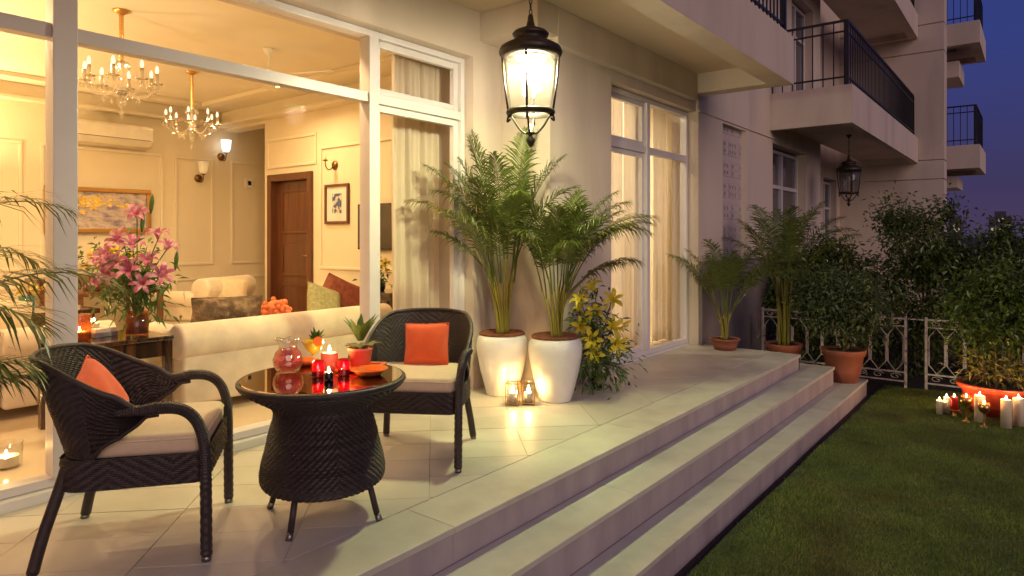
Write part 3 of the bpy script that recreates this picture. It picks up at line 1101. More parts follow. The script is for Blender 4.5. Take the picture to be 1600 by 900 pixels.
def cushion_mesh(w, h, d, n=15, pinch=.10):
    def fn(side):
        def g(u, v):
            x, y = u * 2 - 1, v * 2 - 1
            k = (1 - abs(x) ** 2.6) * (1 - abs(y) ** 2.6)
            e = 1 - pinch * (1 - abs(x * y)) * .5 * max(abs(x), abs(y)) ** 2
            return (x * w / 2 * e, side * d / 2 * max(k, 0) ** .42 * (1 + .06 * math.sin(7 * x + 3 * y)), y * h / 2 * e)
        return g
    mb = MB().grid(fn(1), n, n)
    mb.grid(fn(-1), n, n)
    return mb


def cushion(name, M4, w, h, d, m, label, cat='cushion', group=None):
    mb = cushion_mesh(w, h, d)
    o = mb.build(name, T[m], smooth=True)
    o.matrix_world = M4
    ed = []
    for t in [k / 14 * 2 - 1 for k in range(14)]:
        ed.append((t, -1))
    ed += [(1, y) for _, y in [(0, k / 14 * 2 - 1) for k in range(14)]]
    ed += [(-x, 1) for x in [k / 14 * 2 - 1 for k in range(14)]]
    ed += [(-1, -y) for y in [k / 14 * 2 - 1 for k in range(14)]]
    pp = []
    for (x, y) in ed:
        e = 1 - .10 * (1 - abs(x * y)) * .5
        pp.append((x * w / 2 * e, 0, y * h / 2 * e))
    MB().tube(pp, .0035, 6, closed=True).build('seam', T[m], o, smooth=True)
    return tag(o, label, cat, group)


def chair_space(loc, rz, p, tilt, spin, yaw=0):
    return Matrix.Translation(loc) @ Matrix.Rotation(rz, 4, 'Z') @ Matrix.Translation(p) @ Matrix.Rotation(yaw, 4, 'Z') @ Matrix.Rotation(tilt, 4, 'X') @ Matrix.Rotation(spin, 4, 'Y')


cushion('orange_cushion', chair_space((-2.925, 1.235, 0), R(-36.4), (.03, -.155, .600), R(28), R(24), R(-8)), .27, .27, .10, 'orange_fabric', 'orange square cushion tipped on its corner in the left armchair', group='orange cushions')
cushion('orange_cushion', chair_space((-2.815, 2.685, 0), R(-147.9), (-.02, -.150, .605), R(16), R(2)), .265, .25, .10, 'orange_fabric', 'orange square cushion standing upright in the armchair behind the table', group='orange cushions')

# ================================================================== things on the table
ZTAB = .6245


def flame(parent, x, y, z, s=1.0):
    pr = [(0, 0), (.0035, .003), (.0055, .009), (.0045, .016), (.002, .024), (0, .031)]
    f = MB().lathe([(a * s, b * s) for a, b in pr], 8, (x, y, z + .004)).build('flame', T['flame'], parent, smooth=True)
    return f


r = root('glass_pitcher', (-2.74, 1.79, ZTAB), .9, 'round glass pitcher of pink iced drink with ruffled lip on the table', 'pitcher')
body = [(.030, 0), (.052, .006), (.066, .03), (.070, .055), (.060, .085), (.044, .104), (.040, .118), (.046, .135), (.054, .148)]
MB().lathe([(0, 0)] + body + [(.051, .148), (.043, .134), (.037, .118), (.041, .104), (.057, .085), (.067, .055), (.063, .03), (.05, .009), (0, .008)], 28).build('glass_body', T['clear'], r, smooth=True)
MB().lathe([(0, .010), (.046, .010), (.061, .03), (.0655, .055), (.056, .084), (.041, .103), (0, .104)], 28).build('pink_drink', T['pink_drink'], r, smooth=True)
ri = random.Random(5)
for k in range(12):
    a, q, z = ri.uniform(0, 6.3), ri.uniform(.01, .04), ri.uniform(.03, .10)
    mb = MB().box(-.011, .011, -.011, .011, -.011, .011)
    mb.xf(Matrix.Translation((q * math.cos(a), q * math.sin(a), z)) @ Matrix.Rotation(ri.uniform(0, 3), 4, 'X') @ Matrix.Rotation(ri.uniform(0, 3), 4, 'Z'))
    mb.build('ice_cube', T['crystal'], r, bevel=.003)
MB().tube([((.053 + .006 * math.sin(5 * q)) * math.cos(q), (.053 + .006 * math.sin(5 * q)) * math.sin(q), .148 + .005 * math.sin(5 * q + 1)) for q in [2 * PI * i / 40 for i in range(40)]], .003, 6, closed=True).build('ruffled_lip', T['crystal'], r, smooth=True)
MB().tube(smoothpath([(0, .048, .140), (0, .085, .145), (0, .105, .115), (0, .100, .075), (0, .069, .045)], 6), .006, 8).build('handle', T['crystal'], r, smooth=True)

r = root('cocktail_glass', (-2.60, 1.83, ZTAB), 0, 'stemmed glass of yellow drink with leafy garnish on the table', 'glass')
MB().lathe([(0, .004), (.034, .003), (.035, 0), (.03, .005), (.006, .012), (.0045, .06), (.010, .075), (.030, .105), (.052, .150), (.050, .150), (.028, .106), (0, .08)], 24).build('glass_bowl', T['clear'], r, smooth=True)
MB().lathe([(0, .082), (.027, .106), (.046, .142), (.044, .150), (.02, .157), (0, .16)], 24).build('yellow_drink', T['yellow_drink'], r, smooth=True)
mb = MB()
for k in range(26):
    a = ri.uniform(0, 6.3)
    e = ri.uniform(.15, 1.1)
    d = Vector((math.cos(a) * math.cos(e), math.sin(a) * math.cos(e), math.sin(e)))
    s = d.orthogonal().normalized() * .007
    o = Vector((0, .012, .155))
    l = ri.uniform(.03, .07)
    mb.add([o, o + d * l * .5 + s, o + d * l, o + d * l * .5 - s], [(0, 1, 2, 3)])
mb.build('leaf_garnish', T['fern'], r)
MB().lathe([(.0, 0), (.022, .001), (.022, .005), (0, .006)], 18).xf(Matrix.Translation((.045, -.01, .152)) @ Matrix.Rotation(1.4, 4, 'Y')).build('orange_slice', T['plate'], r)


def pillar(name, loc, rad, h, m, label, group, rz=0, cup=False):
    r = root(name, loc, rz, label, 'candle', group)
    MB().lathe([(0, 0), (rad, 0), (rad, h - .006), (rad - .004, h), (rad * .8, h - .002), (rad * .45, h - .008), (0, h - .009)], 24).build('wax', T[m], r, smooth=True)
    MB().tube([(0, 0, h - .010), (.001, 0, h + .006)], .001, 5).build('wick', T['black_gloss'], r)
    flame(r, 0, 0, h - .002)
    return r


pillar('pillar_candle', (-2.61, 1.925, ZTAB), .039, .082, 'wax_pink', 'thick pink pillar candle burning at the middle of the table', 'candles on the table')
for (p, l) in (((-2.525, 1.80), 'ruby glass votive holder on the table, the one nearer the pitcher'), ((-2.465, 1.895), 'ruby glass votive holder on the table, the one nearer the potted plant')):
    r = root('votive_glass', (*p, ZTAB), 0, l, 'votive', 'ruby votive glasses on the table')
    MB().lathe([(0, 0), (.024, 0), (.026, .004), (.0265, .072), (.0245, .072), (.024, .008), (0, .008)], 20).build('red_glass', T['red_glass'], r, smooth=True)
    MB().lathe([(0, .009), (.023, .009), (.023, .03), (0, .03)], 16).build('wax', T['wax_red'], r)
    flame(r, 0, 0, .03, .8)
r = root('tealight', (-2.425, 1.785, ZTAB), 0, 'small black tealight cup burning at the front of the table', 'tealight')
MB().lathe([(0, 0), (.019, 0), (.02, .036), (.0185, .036), (.0175, .028), (0, .028)], 20).build('cup', T['black_gloss'], r, smooth=True)
flame(r, 0, 0, .028, .9)

r = root('serving_plate', (-2.515, 2.04, ZTAB), .6, 'flat square orange plate under the small potted plant', 'plate')
MB().prism([(-.075, -.075), (.075, -.075), (.075, .075), (-.075, .075)], 0, .008).build('plate_base', T['plate'], r, bevel=.003)
mb = MB()
for (a, b, c, d) in ((-.098, .098, -.098, -.076), (-.098, .098, .076, .098), (-.098, -.076, -.0755, .0755), (.076, .098, -.0755, .0755)):
    mb.box(a, b, c, d, .004, .016)
mb.build('plate_rim', T['plate'], r, bevel=.004)
r = root('orange_bowl', (-2.37, 1.965, ZTAB), 0, 'shallow oval orange bowl near the table edge', 'bowl')
MB().lathe([(0, 0), (.045, 0), (.062, .010), (.082, .028), (.084, .031), (.079, .030), (.058, .012), (0, .005)], 32).build('bowl_body', T['plate'], r, smooth=True)
r = root('orange_dish', (-2.80, 1.93, ZTAB), 0, 'small orange dish standing behind the pitcher', 'dish')
MB().lathe([(0, 0), (.035, 0), (.048, .014), (.056, .030), (.052, .030), (.042, .014), (0, .006)], 28).build('dish_body', T['plate'], r, smooth=True)


def leaf_blade(mb, o, d, l, w, droop=.3, nseg=4, roll=0, cup=0):
    """a single strap leaf as a bent ribbon"""
    d = Vector(d).normalized()
    s = d.cross(Vector((0, 0, 1)))
    if s.length < 1e-3:
        s = Vector((1, 0, 0))
    s.normalize()
    if roll:
        s = Matrix.Rotation(roll, 3, d) @ s
    p = Vector(o)
    vs = []
    fs = []
    for k in range(nseg + 1):
        t = k / nseg
        ww = w * (math.sin(PI * (.12 + .88 * t)) ** .7 if t < 1 else .02)
        vs += [p - s * ww / 2, p + s * ww / 2]
        if k:
            b = 2 * k
            fs.append((b - 2, b - 1, b + 1, b))
        d = (d + Vector((0, 0, -droop / nseg * (1 + t)))).normalized()
        p = p + d * l / nseg
    mb.add(vs, fs)
    return mb


r = root('potted_plant', (-2.545, 2.055, ZTAB + .0085), 0, 'small green and yellow leafy plant in a coral pink pot on the table', 'plant')
MB().lathe([(0, 0), (.045, 0), (.056, .075), (.060, .076), (.060, .088), (.054, .088), (.052, .07), (0, .07)], 24).build('pot', T['pink_pot'], r, smooth=True)
MB().lathe([(0, .074), (.052, .071)], 16).build('soil', T['bark_soil'], r)
rp = random.Random(21)
for k in range(40):
    a = rp.uniform(0, 2 * PI)
    up = k > 15
    d = (math.cos(a) * (.45 if up else .8), math.sin(a) * (.45 if up else .8), 1.0)
    mb = leaf_blade(MB(), (.012 * math.cos(a), .012 * math.sin(a), .07 + (.05 if up else 0)), d, rp.uniform(.10, .15) * (1 if up else .75), rp.uniform(.022, .034), .45 if up else .8, 5)
    mb.build('leaf', T['fern'] if up else T['dry'], r, smooth=True)

# ================================================================== plants
def frond_mesh(o, az, el, L, droop, leaf, n, seed, w=.017, start=.22, sweep=1.0, ldroop=.35, r0=.007):
    rr = random.Random(seed)
    mb = MB()
    N = 22
    p = Vector(o)
    pts = [p.copy()]
    e = el
    tw = rr.uniform(-.25, .25)
    for k in range(N):
        t = k / N
        d = Vector((math.cos(az + tw * t) * math.cos(e), math.sin(az + tw * t) * math.cos(e), math.sin(e)))
        p = p + d * L / N
        pts.append(p.copy())
        e -= droop / N * (.35 + 1.5 * t)
    mb.tube(pts, [r0 * (1 - .8 * k / N) for k in range(N + 1)], 5)
    for k in range(n):
        t = start + (1 - start) * (k + .5) / n
        f = t * N
        i = min(int(f), N - 1)
        q = pts[i].lerp(pts[i + 1], f - i)
        tan = (pts[i + 1] - pts[i]).normalized()
        side = tan.cross(Vector((0, 0, 1)))
        if side.length < .05:
            side = Vector((-math.sin(az), math.cos(az), 0))
        side.normalize()
        up = side.cross(tan).normalized()
        prof = math.sin(PI * min(1, .18 + .80 * (t - start) / (1 - start))) ** .6
        ll = leaf * prof * rr.uniform(.85, 1.1)
        ang = R(62) * (1 - .62 * (t - start) / (1 - start)) * sweep
        for sg in (-1, 1):
            if rr.random() < .03:
                continue
            d = (tan * math.cos(ang) + side * sg * math.sin(ang) + up * rr.uniform(.12, .38)).normalized()
            nn = d.cross(side * sg).normalized()
            ww = d.cross(up).normalized() * w * (.6 + .4 * prof) * .5
            dr = Vector((0, 0, -1)) * ll * ldroop * rr.uniform(.5, 1.4)
            a = q
            m1 = q + d * ll * .40 + dr * .10
            m2 = q + d * ll * .75 + dr * .45
            tip = q + d * ll + dr
            tw2 = up * .002
            mb.add([a - ww * .4, a + ww * .4, m1 + ww + tw2, m1 - ww + tw2, m2 + ww * .75, m2 - ww * .75, tip], [(0, 1, 2, 3), (3, 2, 4, 5), (5, 4, 6)])
    return mb


def palm_canes_fronds(r, z0, specs, seed, cane_h=.35, spread=.10):
    rr = random.Random(seed)
    for k, (az, el, L, droop, leaf) in enumerate(specs):
        bx, by = spread * .5 * math.cos(az + 1) * rr.uniform(.2, 1), spread * .5 * math.sin(az + 1) * rr.uniform(.2, 1)
        ch = cane_h * rr.uniform(.7, 1.15)
        tx, ty = bx + math.cos(az) * spread * rr.uniform(.5, 1), by + math.sin(az) * spread * rr.uniform(.5, 1)
        MB().tube(smoothpath([(bx, by, z0), (bx * .7 + tx * .3, by * .7 + ty * .3, z0 + ch * .5), (tx, ty, z0 + ch)], 4), [.0105 - .0045 * q / 8 for q in range(9)], 7).build('cane', T['palm_cane'], r, smooth=True)
        frond_mesh((tx, ty, z0 + ch - .01), az, el, L, droop, leaf * 1.08, 38, seed * 100 + k, w=.0125, ldroop=.58, start=.34).build('frond', T['dry'] if (k % 9 == 7) else T['palm'], r)


def white_pot(r, h, rt, rb):
    pr = [(0, 0), (rb * .96, 0), (rb, .012), (rb + (rt - rb) * .60, h * .40), (rt * .97, h * .68), (rt, h * .80), (rt * .985, h * .90), (rt * .92, h * .97), (rt * .86, h), (rt * .80, h), (rt * .78, h * .94), (0, h * .94)]
    p = MB().lathe(pr, 48).build('pot', T['white_pot'], r, smooth=True)
    MB().lathe([(rt * .80, h + .002), (rt * .885, h + .002), (rt * .89, h + .012), (rt * .85, h + .020), (rt * .78, h + .012), (0, h + .004)], 40).build('soil', T['bark_soil'], r, smooth=True)


def fan_specs(seed, n, elr, Lr, droopr, leafr, bias=None, biasw=0):
    rr = random.Random(seed)
    out = []
    for k in range(n):
        az = 2 * PI * k / n * 1.0 + rr.uniform(-.3, .3)
        el = R(rr.uniform(*elr))
        out.append((az, el, rr.uniform(*Lr), R(rr.uniform(*droopr)), rr.uniform(*leafr)))
    return out


# world azimuths: image right = az 38 deg, towards camera = az -52 deg, image left = az 218 deg
p1 = root('potted_palm', (-3.35, 4.12, 0), 0, 'tallest areca palm in a white pot, nearer the big window', 'palm', 'areca palms in white pots')
white_pot(p1, .475, .205, .125)
sp = [(R(200), R(87), 1.18, R(16), .25), (R(60), R(86), 1.10, R(20), .25), (R(235), R(84), 1.02, R(28), .25), (R(330), R(84), 1.06, R(26), .25), (R(218), R(76), .98, R(48), .26), (R(38), R(80), .98, R(38), .25),
      (R(300), R(76), .92, R(45), .25), (R(218), R(66), .86, R(62), .24), (R(10), R(72), .86, R(55), .24), (R(265), R(70), .82, R(58), .24), (R(208), R(50), .60, R(40), .16), (R(345), R(86), .80, R(24), .23), (R(230), R(86), .82, R(25), .24),
      (R(45), R(84), .72, R(20), .22), (R(280), R(80), .9, R(40), .25), (R(315), R(68), .7, R(55), .21), (R(240), R(78), .72, R(50), .23), (R(195), R(80), .9, R(40), .25), (R(255), R(86), 1.1, R(22), .25), (R(20), R(84), 1.0, R(30), .25),
      (R(225), R(72), .74, R(60), .22), (R(290), R(84), .62, R(40), .2)]
palm_canes_fronds(p1, .47, sp, 4, .55, .11)
p2 = root('potted_palm', (-2.90, 4.215, 0), 0, 'shorter spreading areca palm in a white pot, nearer the glass doors', 'palm', 'areca palms in white pots')
white_pot(p2, .48, .207, .125)
sp = [(R(38), R(70), 1.02, R(78), .24), (R(58), R(76), .92, R(55), .24), (R(22), R(66), .95, R(75), .24), (R(350), R(76), .82, R(55), .23), (R(215), R(80), .68, R(45), .22), (R(300), R(80), .72, R(50), .23), (R(270), R(84), .80, R(36), .24),
      (R(40), R(52), .72, R(66), .20), (R(90), R(82), .82, R(40), .23), (R(250), R(72), .55, R(60), .19), (R(180), R(84), .72, R(36), .22), (R(330), R(82), .78, R(45), .24), (R(30), R(82), .88, R(50), .24), (R(52), R(48), .58, R(50), .16), (R(315), R(64), .55, R(60), .18),
      (R(45), R(80), .95, R(65), .24), (R(15), R(74), .8, R(70), .22), (R(28), R(60), .82, R(80), .22), (R(280), R(86), .6, R(30), .2), (R(65), R(86), .75, R(35), .22)]
sp = [(a, e, l * .94, d, f) for (a, e, l, d, f) in sp]
palm_canes_fronds(p2, .475, sp, 9, .42, .10)


def terracotta(r, h, rt, rb, m='terracotta', n=40):
    p = MB().lathe([(0, 0), (rb, 0), (rb + (rt - rb) * .35, h * .30), (rb + (rt - rb) * .40, h * .315), (rb + (rt - rb) * .40, h * .345), (rb + (rt - rb) * .42, h * .36), (rb + (rt - rb) * .80, h * .80), (rt * .99, h * .815), (rt * 1.05, h * .95), (rt * 1.06, h), (rt * .96, h), (rt * .90, h * .93), (0, h * .93)], n)
    p = p.build('pot', T[m], r, smooth=True)
    MB().lathe([(0, h * .945), (rt * .92, h * .94)], 24).build('soil', T['soil'], r)
    return p


p3 = root('potted_palm', (-2.72, 7.27, 0), 0, 'small areca palm in a low terracotta bowl at the far corner of the terrace', 'palm')
terracotta(p3, .125, .155, .11)
sp = fan_specs(31, 14, (62, 84), (.72, .98), (35, 65), (.2, .26)) + [(R(60), R(64), 1.25, R(85), .26), (R(30), R(60), 1.1, R(85), .26)]
palm_canes_fronds(p3, .11, sp, 12, .30, .08)
p4 = root('potted_palm', (-2.33, 8.10, -.355), 0, 'areca palm with yellow green canes rising behind the end of the steps', 'palm')
terracotta(p4, .36, .20, .14)
sp = fan_specs(41, 14, (60, 84), (.85, 1.15), (30, 70), (.22, .27))
palm_canes_fronds(p4, .33, sp, 15, .80, .10)
for k in range(5):
    a = k * 1.3
    MB().tube(smoothpath([(.05 * math.cos(a), .05 * math.sin(a), .33), (.06 * math.cos(a), .06 * math.sin(a), .7), (.09 * math.cos(a), .09 * math.sin(a), 1.15)], 4), .019, 8).build('cane', T['palm_cane'], p4, smooth=True)
# the palm whose fronds hang into the picture from the left
p5 = root('potted_palm', (-3.27, .30, 0), 0, 'areca palm at the left edge, its fronds reaching across the window', 'palm')
terracotta(p5, .38, .19, .14)
sp = [(R(70), R(64), 1.00, R(90), .30), (R(104), R(84), 1.22, R(105), .30), (R(112), R(70), 1.0, R(100), .27), (R(52), R(40), .62, R(62), .24), (R(40), R(58), .78, R(100), .26), (R(200), R(75), 1.0, R(60), .26), (R(280), R(72), .9, R(60), .26), (R(150), R(80), 1.1, R(50), .26), (R(75), R(30), .55, R(50), .22)]
palm_canes_fronds(p5, .34, sp, 18, .34, .10)


def leaves(n, cells, size, seed, flat=.5, thin=.42, shell=.55):
    """leaf cloud: leaves gathered in clumps spread through ellipsoid cells (cx,cy,cz,rx,ry,rz,weight)"""
    rr = random.Random(seed)
    mb = MB()
    V, F = mb.v, mb.f
    clumps = []
    tot = sum(c[6] for c in cells)
    for c in cells:
        for k in range(max(3, int(n / 22 * c[6] / tot))):
            while True:
                d = Vector((rr.gauss(0, 1), rr.gauss(0, 1), rr.gauss(0, 1)))
                if d.length > .01:
                    break
            d.normalize()
            q = rr.uniform(shell, 1.0) ** .8
            clumps.append((Vector((c[0] + d.x * c[3] * q, c[1] + d.y * c[4] * q, c[2] + d.z * c[5] * q)), d))
    for (cp, cd) in clumps:
        cr = size * rr.uniform(1.6, 3.4)
        tw = (cd + Vector((rr.gauss(0, .5), rr.gauss(0, .5), rr.gauss(0, .5)))).normalized()
        for k in range(rr.randint(14, 30)):
            t = rr.uniform(-1, 1)
            p = cp + tw * cr * t + Vector((rr.gauss(0, .4), rr.gauss(0, .4), rr.gauss(0, .4))) * cr * .9
            d = (tw * .5 + cd * .4 + Vector((rr.gauss(0, .7), rr.gauss(0, .7), rr.gauss(-.25, .6)))).normalized()
            s = d.cross(Vector((rr.gauss(0, flat), rr.gauss(0, flat), 1)))
            if s.length < .05:
                continue
            s.normalize()
            nn = s.cross(d)
            l = size * rr.uniform(.7, 1.25)
            w = l * thin * .5
            i = len(V)
            V += [tuple(p), tuple(p + d * l * .45 + s * w + nn * w * .35), tuple(p + d * l - Vector((0, 0, l * .15))), tuple(p + d * l * .45 - s * w + nn * w * .35)]
            F += [(i, i + 1, i + 2), (i, i + 2, i + 3)]
    return mb


def stems(r, pts, m='bark', name='stem'):
    for (a, b, r0, r1) in pts:
        a, b = Vector(a), Vector(b)
        mid = a.lerp(b, .5) + Vector((.02, -.015, 0))
        MB().tube(smoothpath([a, mid, b], 4), [r0 + (r1 - r0) * k / 8 for k in range(9)], 7).build(name, T[m], r, smooth=True)


fic = root('potted_ficus', (-1.69, 8.10, -.355), 0, 'bushy ficus in a rimmed terracotta pot on the lowest step', 'ficus')
terracotta(fic, .36, .22, .145)
stems(fic, [((0, 0, .3), (.02, .02, .75), .022, .014), ((.02, .02, .72), (-.2, -.1, 1.1), .012, .005), ((.02, .02, .7), (.2, .1, 1.1), .012, .005), ((0, 0, .65), (.02, -.2, 1.0), .011, .005), ((.02, 0, .7), (0, .1, 1.3), .012, .004)], name='trunk')
leaves(5600, [(0, 0, .86, .40, .40, .30, 1.0), (-.12, -.05, .98, .32, .32, .24, .7), (.18, .1, .80, .30, .30, .25, .6), (.05, 0, .62, .32, .30, .14, .3), (-.25, -.1, .78, .2, .2, .2, .25)], .062, 51, shell=.35).build('crown', T['ficus'], fic)

rp_ = root('planter_shrub', (-.30, 8.20, GZ), 0, 'leafy shrub in a wide red planter behind the group of candles', 'shrub')
terracotta(rp_, .30, .34, .23, 'red_pot')
stems(rp_, [((-.1, 0, .27), (-.2, .05, .95), .014, .006), ((.05, .05, .27), (.1, .0, 1.05), .014, .006), ((.12, -.05, .27), (.3, .1, .9), .012, .005), ((-.02, -.08, .27), (-.05, -.1, .9), .012, .005), ((0, .1, .27), (-.02, .15, 1.1), .012, .005)])
leaves(7200, [(-.03, 0, 1.05, .42, .40, .38, 1), (.1, .05, 1.22, .36, .36, .32, .8), (-.10, -.05, .80, .34, .34, .22, .4), (.28, .1, 1.0, .36, .36, .42, .6)], .060, 61, shell=.3).build('crown', T['shrub'], rp_)
leaves(800, [(0, 0, .46, .30, .30, .16, 1)], .07, 62, thin=.3, shell=.2).build('lower_leaves', T['dry'], rp_)

HD = [  # x, y, height, radius x, radius y, label
    (-2.66, 9.75, 1.50, .32, .42, 'low dark hedge shrub in front of the stone screen wall'),
    (-2.05, 9.95, 1.66, .48, .48, 'dark hedge shrub rising behind the potted ficus and the near railing'),
    (-1.22, 10.10, 2.22, .52, .50, 'tallest hedge shrub, below the unlit hanging lantern'),
    (-.55, 10.2, 1.82, .52, .5, 'hedge shrub behind the gap between the two white railings'),
    (.05, 10.15, 1.68, .52, .5, 'hedge shrub behind the planter with the candles'),
    (.66, 10.1, 1.66, .5, .5, 'hedge shrub at the right edge of the garden'),
    (1.32, 10.1, 1.66, .5, .5, 'last hedge shrub beyond the right edge of the garden'),
]
for k, (x, y, h, ax, ay, lb) in enumerate(HD):
    hs = root('hedge_shrub', (x, y, GZ), 0, lb, 'hedge shrub', 'hedge shrubs behind the white railings')
    rr = random.Random(70 + k)
    stems(hs, [((rr.uniform(-.15, .15), rr.uniform(-.1, .1), 0), (rr.uniform(-.3, .3), rr.uniform(-.2, .2), h * .8), .016, .006) for _ in range(5)])
    cells = [(rr.uniform(-.12, .12), rr.uniform(-.1, .1), z * h, ax * (1.05 - .5 * max(0, z - .5)), ay, h * .2, 1) for z in (.16, .36, .58, .78)]
    cells += [(rr.uniform(-.4, .4), rr.uniform(-.2, .2), h * rr.uniform(.86, 1.0), .13, .13, .17, .16) for _ in range(4)]
    leaves(8500 if x < .3 else 4000, cells, .075, 80 + k, shell=.2).build('crown', T['hedge'], hs)

# ================================================================== lilies
def lily(mb, c, d, s, rr):
    d = Vector(d).normalized()
    a = d.orthogonal().normalized()
    b = d.cross(a)
    off = rr.uniform(0, 6)
    for k in range(6):
        w = off + k * PI / 3
        out = a * math.cos(w) + b * math.sin(w)
        sd = d.cross(out)
        wd = s * (.17 if k % 2 else .13)
        tw = rr.uniform(-.08, .08)
        P = [Vector(c) + out * s * q + d * s * e + sd * s * tw * q for q, e in ((.04, 0), (.13, .28), (.28, .52), (.50, .63), (.70, .58), (.84, .44))]
        W = [.25, .62, .95, 1.0, .68, .05]
        vs = []
        for p, ww in zip(P, W):
            vs += [p - sd * wd * ww + d * wd * .25 * ww, p - d * wd * .10 * ww, p + sd * wd * ww + d * wd * .25 * ww]
        fs = []
        for q in range(len(P) - 1):
            i = q * 3
            fs += [(i, i + 1, i + 4, i + 3), (i + 1, i + 2, i + 5, i + 4)]
        mb.add(vs, fs)
    return mb


def bud(c, d, s):
    d = Vector(d).normalized()
    return MB().tube([Vector(c) + d * s * t for t in (0, .25, .6, .85, 1)], [s * q for q in (.03, .09, .11, .07, .01)], 7)


rl = random.Random(17)
yl = root('lily_arrangement', (-2.84, 4.73, 0), 0, 'yellow lilies and white carnations in a slim black vase beside the palm', 'flowers')
MB().lathe([(0, 0), (.042, 0), (.045, .01), (.045, .15), (.041, .15), (.04, .02), (0, .02)], 20).build('vase', T['black_gloss'], yl, smooth=True)
for (x, y, z, s) in ((.0, -.02, .80, .15), (-.10, -.07, .70, .14), (.10, .06, .72, .14), (.04, -.06, .60, .15), (-.10, -.10, .52, .13), (.11, .03, .50, .15), (.02, -.11, .42, .14), (.14, .04, .38, .15), (-.12, -.04, .62, .12), (.06, -.1, .30, .13)):
    d = Vector((x * 2 + .3, y * 2 - .6, .55)) + Vector((rl.gauss(0, .3), rl.gauss(0, .3), rl.gauss(0, .3)))
    lily(MB(), (x, y, z), d, s * .85, rl).build('lily', T['lily_yellow'], yl, smooth=True)
    MB().tube(smoothpath([(0, 0, .12), (x * .4, y * .4, z * .6), (x, y, z)], 4), .004, 5).build('flower_stem', T['green_stem'], yl)
for k in range(6):
    p = (rl.uniform(-.1, .1), -.08 + rl.uniform(-.05, .05), rl.uniform(.2, .42))
    mb = MB()
    for q in range(14):
        d = Vector((rl.gauss(0, 1), rl.gauss(-.4, 1), rl.gauss(.3, 1))).normalized()
        leaf_blade(mb, p, d, .032, .024, .3, 2)
    mb.build('carnation', T['petal_white'], yl)
for k in range(7):
    d = Vector((rl.gauss(.3, .7), rl.gauss(0, .7), rl.uniform(.2, 1)))
    c = Vector((0, 0, .45)) + d.normalized() * .22
    bud(c, d, .09).build('bud', T['lily_yellow'] if k % 2 else T['dry'], yl, smooth=True)
leaves(1100, [(0, 0, .45, .14, .14, .32, 1), (.03, -.03, .22, .16, .16, .12, .6)], .075, 91, thin=.25, shell=.1).build('foliage', T['fern'], yl)
for k in range(5):
    frond_mesh((0, 0, .16), R(-90 + k * 38), R(30), .30, R(120), .09, 18, 300 + k, w=.008, r0=.003).build('fern_frond', T['palm'], yl)

# ================================================================== glass candle lanterns before the pots
for (p, rz, lb) in (((-3.066, 3.90, 0), .5, 'small brass and glass candle lantern before the pots, the left one'), ((-2.985, 3.985, 0), .62, 'small brass and glass candle lantern before the pots, the right one')):
    r = root('candle_lantern', p, rz, lb, 'candle lantern', 'glass candle lanterns before the white pots')
    for (sx, sy) in ((-1, -1), (-1, 1), (1, -1), (1, 1)):
        MB().box(sx * .046 - .003, sx * .046 + .003, sy * .046 - .003, sy * .046 + .003, 0, .172).build('corner_post', T['gold'], r)
    for z in (.012, .16):
        mb = MB()
        mb.box(-.043, .043, -.049, -.043, z, z + .006).box(-.043, .043, .043, .049, z, z + .006).box(-.049, -.043, -.043, .043, z, z + .006).box(.043, .049, -.043, .043, z, z + .006)
        mb.build('frame_ring', T['gold'], r)
    MB().box(-.043, .043, -.043, .043, .013, .016).build('base', T['gold'], r)
    MB().lathe([(.037, .018), (.037, .185), (.0355, .185), (.0355, .018)], 24).build('glass_chimney', T['clear'], r, smooth=True)
    c = MB().lathe([(0, .017), (.029, .017), (.029, .085), (.025, .088), (0, .080)], 20).build('wax', T['wax_white'], r, smooth=True)
    flame(r, 0, 0, .083, 1.75)

# ================================================================== candles on the lawn by the planter
ZL = GZ + .004
GC = 'candles on the lawn'
CL = [((-0.221, 7.625), .044, .26, 'wax_white', 'pillar_candle', 'tall white pillar candle at the front right of the lawn group'),
      ((-0.133, 7.768), .044, .26, 'wax_white', 'pillar_candle', 'tall white pillar candle at the back right of the lawn group'),
      ((-0.425, 7.718), .046, .25, 'wax_white', 'pillar_candle', 'white pillar candle behind the copper goblet on the lawn'),
      ((-0.757, 7.801), .028, .135, 'wax_white', 'pillar_candle', 'small ivory candle at the left end of the lawn group'),
      ((-0.707, 7.901), .030, .155, 'wax_white', 'pillar_candle', 'small ivory candle tucked behind the red one on the lawn')]
for (p, q, h, m, nm, lb) in CL:
    pillar(nm, (*p, ZL), q, h, m, lb, GC)
rc_ = root('red_candle_stand', (-.635, 7.81, ZL), 0, 'thick red candle on a low copper stand on the lawn', 'candle', GC)
MB().lathe([(0, .0), (.03, .0), (.02, .01), (.006, .03), (.02, .05), (.045, .058), (.045, .064), (0, .064)], 20).build('stand', T['gold'], rc_, smooth=True)
for k in range(3):
    a = k * 2.1 + .4
    MB().tube(smoothpath([(0, 0, .05), (.05 * math.cos(a), .05 * math.sin(a), .045), (.065 * math.cos(a), .065 * math.sin(a), .004)], 4), .005, 6).build('leg', T['gold'], rc_, smooth=True)
MB().lathe([(0, .065), (.034, .065), (.034, .185), (.030, .19), (0, .182)], 20).build('wax', T['wax_red'], rc_, smooth=True)
flame(rc_, 0, 0, .184)
